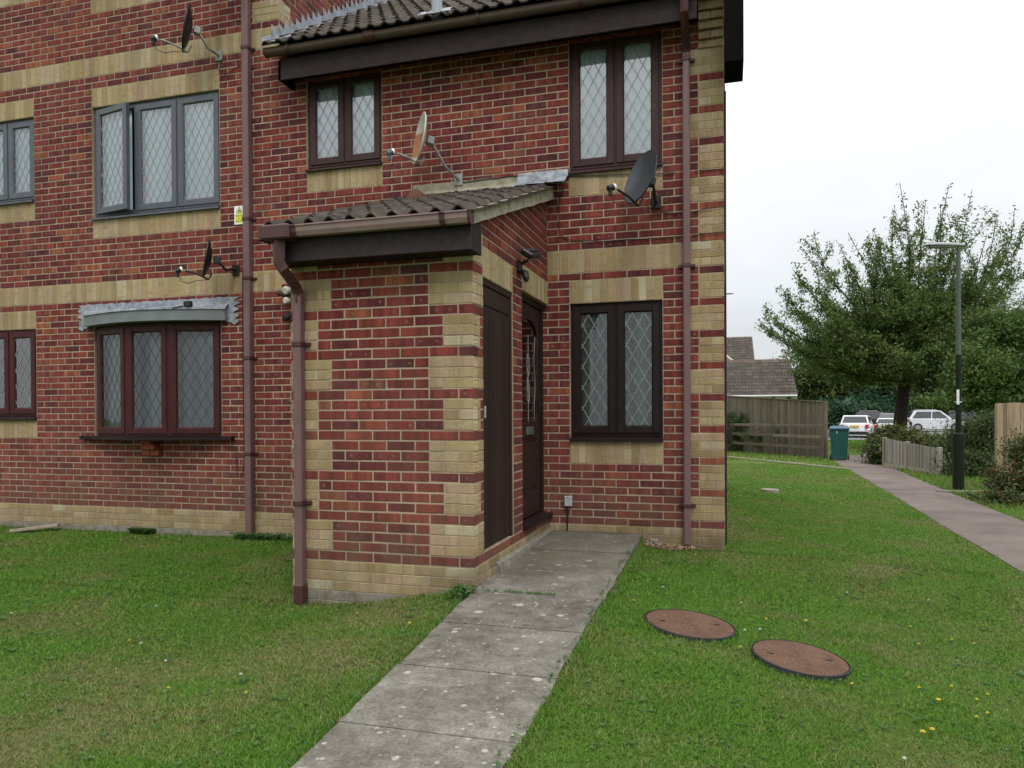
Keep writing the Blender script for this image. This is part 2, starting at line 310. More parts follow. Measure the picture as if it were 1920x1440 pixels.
# ------------------------------------------------------------------ mesh builder
class MB:
    def __init__(s): s.v = []; s.f = []; s.m = []; s.uv = []; s.bid = []; s.sm = []
    def add(s, vs, fs, mi=0, uvs=None, bid=0.0, smooth=False):
        o = len(s.v); s.v += [tuple(x) for x in vs]
        for k, f in enumerate(fs):
            s.f.append([o + i for i in f]); s.m.append(mi); s.bid.append(bid); s.sm.append(smooth)
            s.uv.append(uvs[k] if uvs else [(0.5, 0.5)] * len(f))
        return s
    def box(s, x0, x1, y0, y1, z0, z1, mi=0, bid=0.0, M=None):
        vs = [(x, y, z) for z in (z0, z1) for y in (y0, y1) for x in (x0, x1)]
        if M is not None: vs = [M @ Vector(v) for v in vs]
        fs = [(0, 1, 5, 4), (1, 3, 7, 5), (3, 2, 6, 7), (2, 0, 4, 6), (4, 5, 7, 6), (2, 3, 1, 0)]
        return s.add(vs, fs, mi, None, bid)
    def bbox(s, x0, x1, y0, y1, z0, z1, b=0.004, mi=0, bid=0.0, M=None):
        """box with chamfered edges"""
        c = ((x0 + x1) / 2, (y0 + y1) / 2, (z0 + z1) / 2); h = ((x1 - x0) / 2, (y1 - y0) / 2, (z1 - z0) / 2)
        b = min(b, min(h) * 0.8)
        vs = []; idx = {}
        for sx in (-1, 1):
            for sy in (-1, 1):
                for sz in (-1, 1):
                    for ax in range(3):
                        p = [sx * (h[0] - b), sy * (h[1] - b), sz * (h[2] - b)]; p[ax] = (sx, sy, sz)[ax] * h[ax]
                        idx[(sx, sy, sz, ax)] = len(vs); vs.append((c[0] + p[0], c[1] + p[1], c[2] + p[2]))
        fs = []
        for ax in range(3):
            o1, o2 = [a for a in range(3) if a != ax]
            for sg in (-1, 1):
                q = []
                for a, bb in ((-1, -1), (1, -1), (1, 1), (-1, 1)):
                    k = [0, 0, 0]; k[ax] = sg; k[o1] = a; k[o2] = bb; q.append(idx[(*k, ax)])
                flip = (sg == 1) == (ax == 1)
                fs.append(q[::-1] if flip else q)
        for ax in range(3):      # edges along ax
            o1, o2 = [a for a in range(3) if a != ax]
            for a in (-1, 1):
                for bb in (-1, 1):
                    k0 = [0, 0, 0]; k0[ax] = -1; k0[o1] = a; k0[o2] = bb
                    k1 = list(k0); k1[ax] = 1
                    fs.append([idx[(*k0, o1)], idx[(*k1, o1)], idx[(*k1, o2)], idx[(*k0, o2)]])
        for k in [(a, b2, c2) for a in (-1, 1) for b2 in (-1, 1) for c2 in (-1, 1)]:
            fs.append([idx[(*k, 0)], idx[(*k, 1)], idx[(*k, 2)]])
        if M is not None: vs = [M @ Vector(v) for v in vs]
        return s.add(vs, fs, mi, None, bid)
    def prism(s, poly, axis, a, b, mi=0, bid=0.0, smooth=False):
        """extrude a 2-D polygon along axis ('x','y','z') from a to b"""
        def P(p, t): return {'x': (t, p[0], p[1]), 'y': (p[0], t, p[1]), 'z': (p[0], p[1], t)}[axis]
        n = len(poly); vs = [P(p, a) for p in poly] + [P(p, b) for p in poly]
        fs = [[i, (i + 1) % n, n + (i + 1) % n, n + i] for i in range(n)]
        s.add(vs, fs, mi, None, bid, smooth); s.add(vs, [list(range(n))[::-1], list(range(n, 2 * n))], mi, None, bid); return s
    def tube(s, pts, r, seg=8, mi=0, cap=True, smooth=True, bid=0.0):
        pts = [Vector(p) for p in pts]; rs = r if isinstance(r, (list, tuple)) else [r] * len(pts)
        vs = []; prev = None
        for i, p in enumerate(pts):
            d = (pts[min(i + 1, len(pts) - 1)] - pts[max(i - 1, 0)]).normalized()
            if prev is None:
                a = Vector((0, 0, 1)) if abs(d.z) < 0.9 else Vector((1, 0, 0)); u = d.cross(a).normalized()
            else: u = (prev - d * prev.dot(d)).normalized()
            prev = u; w = d.cross(u)
            for k in range(seg):
                t = 2 * math.pi * k / seg; vs.append(p + (u * math.cos(t) + w * math.sin(t)) * rs[i])
        fs = []
        for i in range(len(pts) - 1):
            for k in range(seg):
                fs.append([i * seg + k, i * seg + (k + 1) % seg, (i + 1) * seg + (k + 1) % seg, (i + 1) * seg + k])
        s.add(vs, fs, mi, None, bid, smooth)
        if cap: s.add(vs, [list(range(seg))[::-1], list(range((len(pts) - 1) * seg, len(pts) * seg))], mi, None, bid)
        return s
    def strip(s, a, b, w, n, t=0.003, mi=0):
        """flat bar from a to b, width w, facing n"""
        a, b, n = Vector(a), Vector(b), Vector(n).normalized(); d = (b - a)
        if d.length < 1e-5: return s
        u = d.normalized().cross(n) * w / 2; k = n * t
        vs = [a - u, a + u, b + u, b - u, a - u + k, a + u + k, b + u + k, b - u + k]
        return s.add(vs, [(4, 5, 6, 7), (0, 1, 5, 4), (1, 2, 6, 5), (2, 3, 7, 6), (3, 0, 4, 7)], mi)
    def mesh(s, name, mats):
        me = bpy.data.meshes.new(name); me.from_pydata([tuple(v) for v in s.v], [], s.f)
        for m in (mats if isinstance(mats, (list, tuple)) else [mats]): me.materials.append(m)
        me.polygons.foreach_set('material_index', s.m); me.polygons.foreach_set('use_smooth', s.sm)
        uvl = me.uv_layers.new(name='UVMap'); uvl.data.foreach_set('uv', [c for f in s.uv for p in f for c in p])
        at = me.attributes.new('bid', 'FLOAT', 'FACE'); at.data.foreach_set('value', s.bid)
        me.update(); return me
    def build(s, name, mats, parent=None, **k):
        return link(name, s.mesh(name, mats), parent, **k)
def link(name, data, parent=None, loc=None, rot=None, kind=None, label=None, cat=None, group=None):
    o = bpy.data.objects.new(name, data); COL.objects.link(o)
    if parent is not None: o.parent = parent
    if loc is not None: o.location = loc
    if rot is not None: o.rotation_euler = rot
    if kind: o['kind'] = kind
    if label: o['label'] = label
    if cat: o['category'] = cat
    if group: o['group'] = group
    return o
def thing(name, label, cat, loc=(0, 0, 0), group=None, rotz=0):
    return link(name, None, None, loc, (0, 0, rotz), None, label, cat, group)

# ------------------------------------------------------------------ brickwork
B, C = 0.225, 0.075
MESHCACHE = {}
def brick_mesh(L, H, kind, var):
    key = (round(L, 3), round(H, 3), kind, var)
    if key in MESHCACHE: return MESHCACHE[key]
    mb = MB(); brick_geo(mb, 0, L, 0, H, kind, random.Random(int(L * 4000) + int(H * 1000) * 7 + ord(kind) * 31 + var * 101), 0, lambda s, d, z: (s, d, z))
    me = mb.mesh('brick', [RED, CREAM, BLOCK]); MESHCACHE[key] = me; return me
def brick_geo(mb, s0, s1, z0, z1, kind, rr, bid, T, out=0.0, depth=0.09):
    """brick front (bevelled, slightly uneven) + sides; local axes s along the wall, d into it, z up"""
    b = 0.0035; j = lambda a: rr.uniform(-a, a)
    d0 = -out + j(0.0012)
    o = [(s0 + j(.0012), depth, z0 + j(.0008)), (s1 + j(.0012), depth, z0 + j(.0008)), (s1 + j(.0012), depth, z1 + j(.0008)), (s0 + j(.0012), depth, z1 + j(.0008))]
    m = [(p[0], d0 + b, p[2]) for p in o]
    i = [(s0 + b + j(.0014), d0 + j(.0012), z0 + b + j(.001)), (s1 - b + j(.0014), d0 + j(.0012), z0 + b + j(.001)), (s1 - b + j(.0014), d0 + j(.0012), z1 - b + j(.001)), (s0 + b + j(.0014), d0 + j(.0012), z1 - b + j(.001))]
    vs = [T(*p) for p in o + m + i]
    fs = [(8, 9, 10, 11)] + [(4 + k, 4 + (k + 1) % 4, 8 + (k + 1) % 4, 8 + k) for k in range(4)] + [(k, (k + 1) % 4, 4 + (k + 1) % 4, 4 + k) for k in range(4)]
    # length measured in bricks so headers show half the banding
    full = max(s1 - s0, z1 - z0)
    U = full / 0.215
    if z1 - z0 > s1 - s0: q = lambda p: ((p[2] - z0) / (z1 - z0) * U, (p[0] - s0) / (s1 - s0))
    else: q = lambda p: ((p[0] - s0) / (s1 - s0) * U, (p[2] - z0) / (z1 - z0))
    P = o + m + i
    mb.add(vs, fs, {'r': 0, 'c': 1, 'b': 2}[kind], [[q(P[k]) for k in f] for f in fs], bid)

def wall_layout(x0_, x1_, z0, z1, holes, creams, soldiers, zplinth=0, blocks=None, tooth0=False, tooth1=False):
    """returns (s0,s1,z0,z1,kind) in brick / course units"""
    res = []
    for (a, b, c, d) in soldiers:
        n = round((b - a) * 3); w = (b - a) / n
        for i in range(n): res.append((a + i * w, a + (i + 1) * w, c, d, 'c'))
    allh = list(holes) + [(a, b, c, d) for a, b, c, d in soldiers]
    for z in range(z0, z1):
        x0 = x0_ + (.5 if tooth0 and z % 2 and z < 68 else 0); x1 = x1_ + (.5 if tooth1 and z % 2 and z < 68 else 0)
        segs = [(x0, x1)]
        for (a, b, c, d) in allh:
            if c < z + 0.5 < d:
                ns = []
                for p, q in segs:
                    if b <= p or a >= q: ns.append((p, q)); continue
                    if a > p: ns.append((p, a))
                    if b < q: ns.append((b, q))
                segs = ns
        off = 0.0 if z % 2 == 0 else 0.5
        cr = [(a, b) for (a, b, c, d) in creams if c <= z < d]
        for p, q in segs:
            cuts = {p, q}
            k = math.floor(p) - 1 + off
            while k < q:
                if p + 0.14 < k < q - 0.14: cuts.add(k)
                k += 1
            for a, b in cr:
                for e in (a, b):
                    if p < e < q:
                        cuts = {t for t in cuts if abs(t - e) > 0.2 or t in (p, q)}; cuts.add(e)
            cs = sorted(cuts)
            for a, b in zip(cs, cs[1:]):
                if b - a < 0.05: continue
                mid = (a + b) / 2
                kd = 'c' if any(u <= mid <= v for u, v in cr) else 'r'
                if z < zplinth: kd = 'c'
                if blocks is not None and z < blocks: kd = 'b'
                res.append((a, b, z, z + 1, kd))
    return res

def build_bricks(parent, lay, origin, sdir, ddir, nsingle, px, outfn=None, clip=None, ends=()):
    """sdir: direction of increasing s (bricks units * B), ddir: into the wall. The nsingle nearest ones become objects."""
    origin = Vector(origin); sdir = Vector(sdir); ddir = Vector(ddir)
    rot = Matrix((sdir, ddir, Vector((0, 0, 1)))).transposed().to_4x4()
    items = []
    for (a, b, c, d, k) in lay:
        jt = 0.0055 if k == 'r' else 0.003
        if k == 'r' : jz = 0.006
        else: jz = 0.003
        s0, s1, z0, z1 = a * B + jt, b * B - jt, c * C + jz, d * C - jz
        if any(abs(a - e) < 1e-6 for e in ends): s0 = a * B
        if any(abs(b - e) < 1e-6 for e in ends): s1 = b * B
        ctr = origin + sdir * (s0 + s1) / 2 + Vector((0, 0, (z0 + z1) / 2))
        items.append(((ctr - px).length, s0, s1, z0, z1, k, outfn(a, b, c) if outfn else 0.0))
    order = sorted(range(len(items)), key=lambda i: items[i][0])
    single = set(order[:nsingle])
    mb = MB(); rr = random.Random(len(lay)); n = 0
    for i, (_, s0, s1, z0, z1, k, outw) in enumerate(items):
        poly = None
        if clip:      # clip(s) = highest z allowed
            if z0 > max(clip(s0), clip(s1)) - 0.004: continue
            if z1 > min(clip(s0), clip(s1)):
                poly = True
        if i in single and not poly:
            L, H = round((s1 - s0) / 0.001) * 0.001, z1 - z0
            me = brick_mesh(L, H, k, rr.randrange(4))
            o = link('brick', me, parent)
            o.matrix_local = Matrix.Translation(origin + sdir * ((s0 + s1) / 2 - L / 2) - ddir * (outw + rr.uniform(-.001, .001)) + Vector((0, 0, z0))) @ rot
            n += 1
        elif poly:
            pts = []
            xs = [s0 + (s1 - s0) * t / 4 for t in range(5)]
            top = [(x, min(z1, clip(x))) for x in xs if clip(x) > z0 + 0.002]
            if len(top) < 2: continue
            pl = [(top[0][0], z0), (top[-1][0], z0)] + top[::-1]
            f = [origin + sdir * p[0] + Vector((0, 0, p[1])) for p in pl]; g = [p + ddir * 0.08 for p in f]
            m_ = len(pl)
            mb.add(f + g, [list(range(m_))] + [[q, (q + 1) % m_, m_ + (q + 1) % m_, m_ + q] for q in range(m_)], {'r': 0, 'c': 1, 'b': 2}[k], None, rr.random() * 50)
        else:
            T = lambda s, d, z: origin + sdir * s + ddir * d + Vector((0, 0, z))
            brick_geo(mb, s0, s1, z0, z1, k, rr, rr.random() * 500, T, out=outw)
    if mb.v:
        mb.build('bricks', [RED, CREAM, BLOCK], parent, kind='stuff')
def mortar_wall(parent, x0, x1, z0, z1, holes, origin, sdir, ddir, d0=0.004, d1=0.105, name='wall', mats=None, eps=0.005):
    """mortar body with openings, in metres"""
    xs = sorted({x0, x1} | {v for h in holes for v in (h[0], h[1]) if x0 < v < x1})
    zs = sorted({z0, z1} | {v for h in holes for v in (h[2], h[3]) if z0 < v < z1})
    mb = MB(); origin = Vector(origin); sdir = Vector(sdir); ddir = Vector(ddir)
    M_ = Matrix.Translation(origin) @ Matrix((sdir, ddir, Vector((0, 0, 1)))).transposed().to_4x4()
    solid = {}
    for i in range(len(xs) - 1):
        for j in range(len(zs) - 1):
            cx, cz = (xs[i] + xs[i + 1]) / 2, (zs[j] + zs[j + 1]) / 2
            solid[i, j] = not any(h[0] < cx < h[1] and h[2] < cz < h[3] for h in holes)
    # merge horizontally, emit only outer faces
    def V(x, d, z): return M_ @ Vector((x, d, z))
    for (i, j), sld in solid.items():
        if not sld: continue
        a, b, c, d = xs[i], xs[i + 1], zs[j], zs[j + 1]
        l = not solid.get((i - 1, j), False); r = not solid.get((i + 1, j), False)
        dn = not solid.get((i, j - 1), False); u = not solid.get((i, j + 1), False)
        q = [V(a, d0, c), V(b, d0, c), V(b, d0, d), V(a, d0, d), V(a, d1, c), V(b, d1, c), V(b, d1, d), V(a, d1, d)]
        fs = [(0, 1, 2, 3), (7, 6, 5, 4)]
        if l: fs.append((4, 0, 3, 7))
        if r: fs.append((1, 5, 6, 2))
        if dn: fs.append((4, 5, 1, 0))
        if u: fs.append((3, 2, 6, 7))
        mb.add(q, fs)
    return mb.build(name, mats or [MORTAR], parent)

# ------------------------------------------------------------------ windows
def lattice(mb, x0, x1, z0, z1, y, pw, ph, w=0.007, off=0.0, mi=0, T=None):
    """diamond leading clipped to the rectangle"""
    sl = ph / pw
    for sg in (1, -1):
        n = int((z1 - z0 + (x1 - x0) * sl) / ph) + 3
        for k in range(-n, n + 1):
            # z = zc + sg*sl*(x-xm)+k*ph
            xm = (x0 + x1) / 2; zc = (z0 + z1) / 2 + off + k * ph
            f = lambda x: zc + sg * sl * (x - xm)
            a, b = x0, x1
            za, zb = f(a), f(b)
            if max(za, zb) <= z0 or min(za, zb) >= z1: continue
            g = lambda z: (z - zc) / (sg * sl) + xm
            pts = []
            for (x, z) in ((a, za), (b, zb)):
                if z < z0: x, z = g(z0), z0
                if z > z1: x, z = g(z1), z1
                pts.append((x, z))
            P = [(p[0], y, p[1]) for p in pts]
            if T: P = [T @ Vector(p) for p in P]; nrm = (T.to_3x3() @ Vector((0, -1, 0)))
            else: nrm = (0, -1, 0)
            mb.strip(P[0], P[1], w, nrm, 0.002, mi)
def frame_ring(mb, x0, x1, z0, z1, w, y0, y1, b=0.004, mi=0, M=None):
    mb.bbox(x0, x0 + w, y0, y1, z0, z1, b, mi, 0, M); mb.bbox(x1 - w, x1, y0, y1, z0, z1, b, mi, 0, M)
    mb.bbox(x0 + w - .002, x1 - w + .002, y0 + .0008, y1, z0, z0 + w, b, mi, 0, M); mb.bbox(x0 + w - .002, x1 - w + .002, y0 + .0008, y1, z1 - w, z1, b, mi, 0, M)
def bevel_ring(mb, x0, x1, z0, z1, w, yo, yi, mi=0, M=None):
    """sloping glazing bead: outer edge at yo, inner edge at yi"""
    o = [(x0, yo, z0), (x1, yo, z0), (x1, yo, z1), (x0, yo, z1)]; i = [(x0 + w, yi, z0 + w), (x1 - w, yi, z0 + w), (x1 - w, yi, z1 - w), (x0 + w, yi, z1 - w)]
    vs = o + i
    if M is not None: vs = [M @ Vector(v) for v in vs]
    mb.add(vs, [(k, (k + 1) % 4, 4 + (k + 1) % 4, 4 + k) for k in range(4)], mi)
def sash(parent, x0, x1, z0, z1, mat, y=0.03, w=0.062, lead=(0.105, 0.185), leadmat=None, lead_reflection=False, M=None, glass=None, name='sash', pw=None):
    """one light: frame + pane + leading, children of the window part"""
    mb = MB(); frame_ring(mb, x0, x1, z0, z1, w, y, y + 0.05, 0.005, 0, M)
    bevel_ring(mb, x0 + w - 0.006, x1 - w + 0.006, z0 + w - 0.006, z1 - w + 0.006, 0.014, y + 0.001, y + 0.018, 0, M)
    mb.build(name, [mat], parent)
    gx0, gx1, gz0, gz1 = x0 + w - .003, x1 - w + .003, z0 + w - .003, z1 - w + .003
    g = MB(); vs = [(gx0, y + .022, gz0), (gx1, y + .022, gz0), (gx1, y + .022, gz1), (gx0, y + .022, gz1)]
    if M is not None: vs = [M @ Vector(v) for v in vs]
    g.add(vs, [(0, 1, 2, 3)]); g.build('pane', [glass or GLASS], parent)
    if lead:
        l = MB(); lattice(l, gx0 + .01, gx1 - .01, gz0 + .01, gz1 - .01, y + .0195, lead[0], lead[1], 0.0052, 0.03, 0, M)
        if lead_reflection: lattice(l, gx0 + .01, gx1 - .01, gz0 + .01, gz1 - .01, y + .036, lead[0], lead[1], 0.0045, 0.052, 0, M)  # offset second lattice imitates the leading's reflection in the second pane
        l.build('leading', [leadmat or LEADING], parent)
def curtain(parent, x0, x1, z0, z1, y, mat, amp=0.012, waves=7, name='curtain', seed=1):
    rr = random.Random(seed); n = int(max(8, (x1 - x0) / 0.02)); mb = MB(); vs = []
    ph = rr.uniform(0, 6)
    for i in range(n + 1):
        x = x0 + (x1 - x0) * i / n; dy = amp * math.sin(ph + waves * 2 * math.pi * i / n + 1.3 * math.sin(i * 0.21)) + amp * 0.5 * math.sin(i * 0.83)
        vs += [(x, y + dy, z0), (x, y + dy, z1)]
    mb.add(vs, [(2 * i, 2 * i + 2, 2 * i + 3, 2 * i + 1) for i in range(n)], smooth=True)
    return mb.build(name, [mat], parent)
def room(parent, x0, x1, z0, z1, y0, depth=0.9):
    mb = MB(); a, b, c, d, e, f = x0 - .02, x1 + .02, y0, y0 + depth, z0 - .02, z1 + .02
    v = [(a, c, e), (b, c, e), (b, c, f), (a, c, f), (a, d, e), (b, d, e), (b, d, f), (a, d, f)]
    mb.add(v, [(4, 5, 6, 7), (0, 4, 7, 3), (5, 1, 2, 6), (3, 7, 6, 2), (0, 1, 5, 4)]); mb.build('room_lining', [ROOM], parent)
def window(house, bx0, bx1, bz0, bz1, splits, mat, cmat, sillmat=None, y=0.035, fw_=0.05, open_i=None, lead=(0.105, 0.185), leadmat=None, lead_reflection=False, sill_ext=0.0, label=None, waves=6, drop=0.0, glass=None):
    """splits: fractions of the width"""
    x0, x1, z0, z1 = bx0 * B, bx1 * B, bz0 * C, bz1 * C - drop
    mb = MB(); sz = 0.045
    # outer frame: jambs, head, mullions
    frame_ring(mb, x0 + .004, x1 - .004, z0 + sz, z1 - .004, fw_, y, y + 0.07, 0.004)
    fr = [0] + splits + [1]
    for s_ in splits:
        xm = x0 + (x1 - x0) * s_; mb.bbox(xm - fw_ * 0.35, xm + fw_ * 0.35, y + .002, y + 0.07, z0 + sz + fw_, z1 - fw_, 0.003)
    w = mb.build('window', [mat], house, label=label)
    sm = MB(); sm.prism([(-0.035, z0 - .006), (-0.035, z0 + .012), (y + .01, z0 + sz), (y + .09, z0 + sz), (y + .09, z0 - .006)], 'x', x0 - .003 - sill_ext, x1 + .003 + sill_ext)
    sm.build('sill', [sillmat or mat], w)
    for i in range(len(fr) - 1):
        a = x0 + (x1 - x0) * fr[i] + (fw_ * .6 if i == 0 else .01); b = x0 + (x1 - x0) * fr[i + 1] - (fw_ * .6 if i == len(fr) - 2 else .01)
        Mx = None
        if open_i == i:
            Mx = Matrix.Translation((a, y - .01, 0)) @ Matrix.Rotation(R(-11), 4, 'Z') @ Matrix.Translation((-a, -(y - .01), 0))
        sash(w, a, b, z0 + sz + fw_ * .55, z1 - fw_ * .55, mat, y - 0.012, 0.070, lead, leadmat, lead_reflection, Mx, glass)
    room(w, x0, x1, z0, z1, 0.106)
    if cmat and open_i is not None:
        curtain(w, x0 + .03, x0 + .50, z0 + .02, z1 - .01, y + 0.062, cmat, 0.006, waves); curtain(w, x0 + .585, x0 + .615, z0 + .55, z1 - .01, y + 0.09, cmat, 0.004, 1); curtain(w, x0 + .675, x1 - .03, z0 + .02, z1 - .01, y + 0.062, cmat, 0.006, waves)
    elif cmat: curtain(w, x0 + .03, x1 - .03, z0 + .02, z1 - .01, y + 0.062, cmat, 0.006, waves, seed=int(abs(x0) * 100))
    return w

# ================================================================== APARTMENT BLOCK (left)
def quoin(x_edge, sgn, z0, z1, side=False, narrow=1.0, wide=1.5):
    """buff quoin areas between red courses at every fourth course"""
    r = []
    for k in range(z0 // 4, z1 // 4 + 1):
        w = wide if k % 2 == 0 else narrow
        a, b = (x_edge - w, x_edge) if sgn < 0 else (x_edge, x_edge + w)
        r.append((a, b, 4 * k + 1, 4 * k + 4))
    return r
blk = thing('apartment_block', 'three-storey red brick block with buff soldier bands, left of the entrance porch', 'building', (-21 * B, 0, 0))
def rel(o, p): return o
blk.location = (0, 0, 0)
W4 = (-32.5, -24.5, 11, 29); W5 = (-40.5, -36.5, 14, 29); W6 = (-32.5, -24.5, 46, 64); W7 = (-40.5, -36.5, 50, 64); W8 = (-32.5, -24.5, 82, 100); W9 = (-40.5, -36.5, 86, 100)
holes = [W4, W5, W6, W7, W8, W9]
sold = [(-44, -21, 33, 36), (-44, -22, 69, 72), (-40.5, -36.5, 29, 32), (-40.5, -36.5, 11, 14), (-32.5, -24.5, 64, 67), (-32.5, -24.5, 43, 46), (-40.5, -36.5, 64, 67), (-40.5, -36.5, 47, 50), (-32.5, -24.5, 79, 82), (-40.5, -36.5, 83, 86)]
cr = [q for q in quoin(-21, -1, 72, 104) ] + [(-22, -21, 69, 72)]
lay = wall_layout(-44, -21, -7, 104, holes, cr, sold, 0, -3, tooth1=True)
TGT = Vector((-5.5, 0, 1.2))
build_bricks(blk, lay, (0, 0, 0), (1, 0, 0), (0, 1, 0), 300, TGT)
mh = [(a * B, b * B, c * C, d * C) for a, b, c, d in holes]
mortar_wall(blk, -44 * B, -21 * B, -8 * C, 104 * C, mh, (0, 0, 0), (1, 0, 0), (0, 1, 0))
# return wall above the lower roof
lay = wall_layout(0, 30, 66, 104, [], [(0, 0.5 if k % 2 else 1.0, 4 * k + 1, 4 * k + 4) for k in range(16, 26)], [], 0)
build_bricks(blk, lay, (-21 * B, 0, 0), (0, 1, 0), (-1, 0, 0), 0, TGT)
mortar_wall(blk, 0.012, 30 * B, 65 * C, 104 * C, [], (-21 * B, 0, 0), (0, 1, 0), (-1, 0, 0), name='side_wall')
mb = MB(); mb.box(-44 * B, -44 * B + .1, .11, 30 * B, -.5, 7.8); mb.box(-44 * B + .1, -21 * B - .11, 30 * B - .1, 30 * B, -.5, 7.8); mb.build('rear_wall', [MORTAR], blk)
mb = MB(); mb.prism([(-.5, 7.75), (3.4, 10.2), (7.3, 7.75), (7.3, 7.65), (-.5, 7.65)], 'x', -44.6 * B, -20.4 * B); mb.build('roof', [TILE], blk)

window(blk, *W6, [1 / 3, 2 / 3], UPVC_GREY, NET_W, open_i=0, lead=(0.098, 0.185), leadmat=LEADING, label='faded grey three-light window with its left casement open', glass=GLASS)
window(blk, *W7, [0.5], UPVC_GREY, NET_W, lead=(0.098, 0.185), label='faded grey two-light window')
window(blk, *W8, [1 / 3, 2 / 3], UPVC_GREY, NET_W); window(blk, *W9, [0.5], UPVC_GREY, NET_W)
window(blk, *W5, [0.5], MAHOG, NET_D, UPVC_DARK, lead=(0.115, 0.2), leadmat=LEADING_P, y=0.02, label='mahogany coloured two-light window with thin curtain')
# bow window W4: three facets, bowed out
def bow(house):
    x0, x1 = W4[0] * B, W4[1] * B; z0, z1 = 11 * C + .03, 29 * C - .02
    def by(x): t = (x - x0) / (x1 - x0); return 0.03 - 0.20 * math.sin(math.pi * t)
    xs = [x0 + .01, x0 + (x1 - x0) / 3, x0 + 2 * (x1 - x0) / 3, x1 - .01]
    mb = MB()
    w = None; Ms = []
    for i in range(3):
        a = Vector((xs[i], by(xs[i]), 0)); b = Vector((xs[i + 1], by(xs[i + 1]), 0)); d = (b - a); ang = math.atan2(d.y, d.x)
        Ms.append((Matrix.Translation(a) @ Matrix.Rotation(ang, 4, 'Z'), d.length))
        frame_ring(mb, 0, d.length, z0, z1, 0.035, 0.0, 0.06, 0.004, 0, Ms[-1][0])
    w = mb.build('window', [MAHOG], house, label='mahogany coloured bow window with net curtains')
    for (Mx, L) in Ms:
        sash(w, .025, L - .025, z0 + .025, z1 - .025, MAHOG, -0.012, 0.070, (0.118, 0.205), LEADING_S, False, Mx, GLASS_B)
    # sill board following the bow
    n = 24; P = []
    for i in range(n + 1):
        x = x0 - .17 + (x1 - x0 + .34) * i / n; t = max(0, min(1, (x - x0) / (x1 - x0))); P.append((x, -0.065 - 0.20 * math.sin(math.pi * t)))
    sb = MB(); poly = P + [(x1 + .17, .0), (x0 - .17, .0)]
    sb.prism(poly, 'z', 11 * C - .015, 11 * C + .028); sb.build('sill', [UPVC_DARK], w)
    poly = [(x, by(x) + .05) for x in [x0 + (x1 - x0) * i / n for i in range(n + 1)]] + [(x1, .1), (x0, .1)]
    h = MB(); h.prism(poly, 'z', z1, z1 + .03); h.prism(poly, 'z', z0 - .03, z0); h.build('head_board', [UPVC_DARK], w)
    # curved grey canopy with lead dressing
    cp = MB(); cx0, cx1 = x0 - .09, x1 + .10; n = 40
    def cy(x): t = (x - cx0) / (cx1 - cx0); return -0.06 - 0.24 * math.sin(math.pi * max(0, min(1, t))) ** 0.9
    vs = []; zb, zt = 29 * C - .01, 29 * C + .125
    for i in range(n + 1):
        x = cx0 + (cx1 - cx0) * i / n; vs += [(x, cy(x), zb), (x, cy(x), zt), (x, cy(x) + .02, zt), (x, 0.004, zt + .05), (x, 0.004, zb)]
    fs = []
    for i in range(n):
        for k in range(5):
            a, b = i * 5 + k, i * 5 + (k + 1) % 5; fs.append((a, a + 5, b + 5, b))
    cp.add(vs, fs, 0, smooth=False); cp.add(vs, [(4, 3, 2, 1, 0), tuple(n * 5 + k for k in range(5))]); cp.build('canopy', [mat_plastic('grey_canopy_board', (0.15, 0.165, 0.17), 0.6, 0.15, 0.3, dirt=(0.11, 0.10, 0.07))], w)
    ld = MB(); vs = []
    lx0, lx1 = cx0 - .02, cx1 + .02
    for i in range(n + 1):
        x = lx0 + (lx1 - lx0) * i / n; y = cy(x) - .014; wv = 0.006 * math.sin(i * 1.9)
        vs += [(x, y, zt - .012), (x, y + .004, zt + .012 + wv * .3), (x, -0.012, zt + .062 + wv), (x, -0.012, zt + .135 + wv)]
    fs = []
    for i in range(n):
        for k in range(3): a = i * 4 + k; fs.append((a, a + 4, a + 5, a + 1))
    ld.add(vs, fs, 0, smooth=False)
    # torn ends lapping over the bricks either side
    rr = random.Random(3)
    for sx, xe in ((-1, cx0), (1, cx1)):
        pl = [(xe + sx * -.02, zb - .01), (xe + sx * -.02, zt + .13)]
        zz = zt + .13
        while zz > zb - .02:
            pl.append((xe + sx * (.10 + rr.uniform(.02, .07)), zz)); pl.append((xe + sx * rr.uniform(.06, .1), zz - .035)); zz -= .07
        pl.append((xe + sx * .05, zb - .02))
        ld.prism(pl, 'y', -0.014, -0.004)
    ld.build('lead_flashing', [LEAD], w)
    cl = MB(); cl.bbox(-5.83, -5.74, cy(-5.78) - .03, cy(-5.78) + .02, zt + .012, zt + .075, .004); cl.tube([(-5.95, cy(-5.95) - .016, zt - .002), (-5.83, cy(-5.8) - .03, zt + .02)], .006, 6); cl.build('clip', [BLACK], w)
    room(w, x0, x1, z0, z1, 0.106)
    v = MB(); v.box(x0 + .01, x1 - .01, .04, .06, z0, z0 + .01); v.build('inner_sill', [WHITE], w)
    curtain(w, x0 + .03, x1 - .03, z0 + .02, z1, 0.085, NET_L, 0.014, 9, seed=5)
    # brick corbel under the middle of the sill
    cb = [(-29.2, -28.15, 8.35, 9.3, .06), (-29.1, -28.3, 9.3, 10.2, .10), (-29.0, -28.4, 10.15, 10.8, .13)]
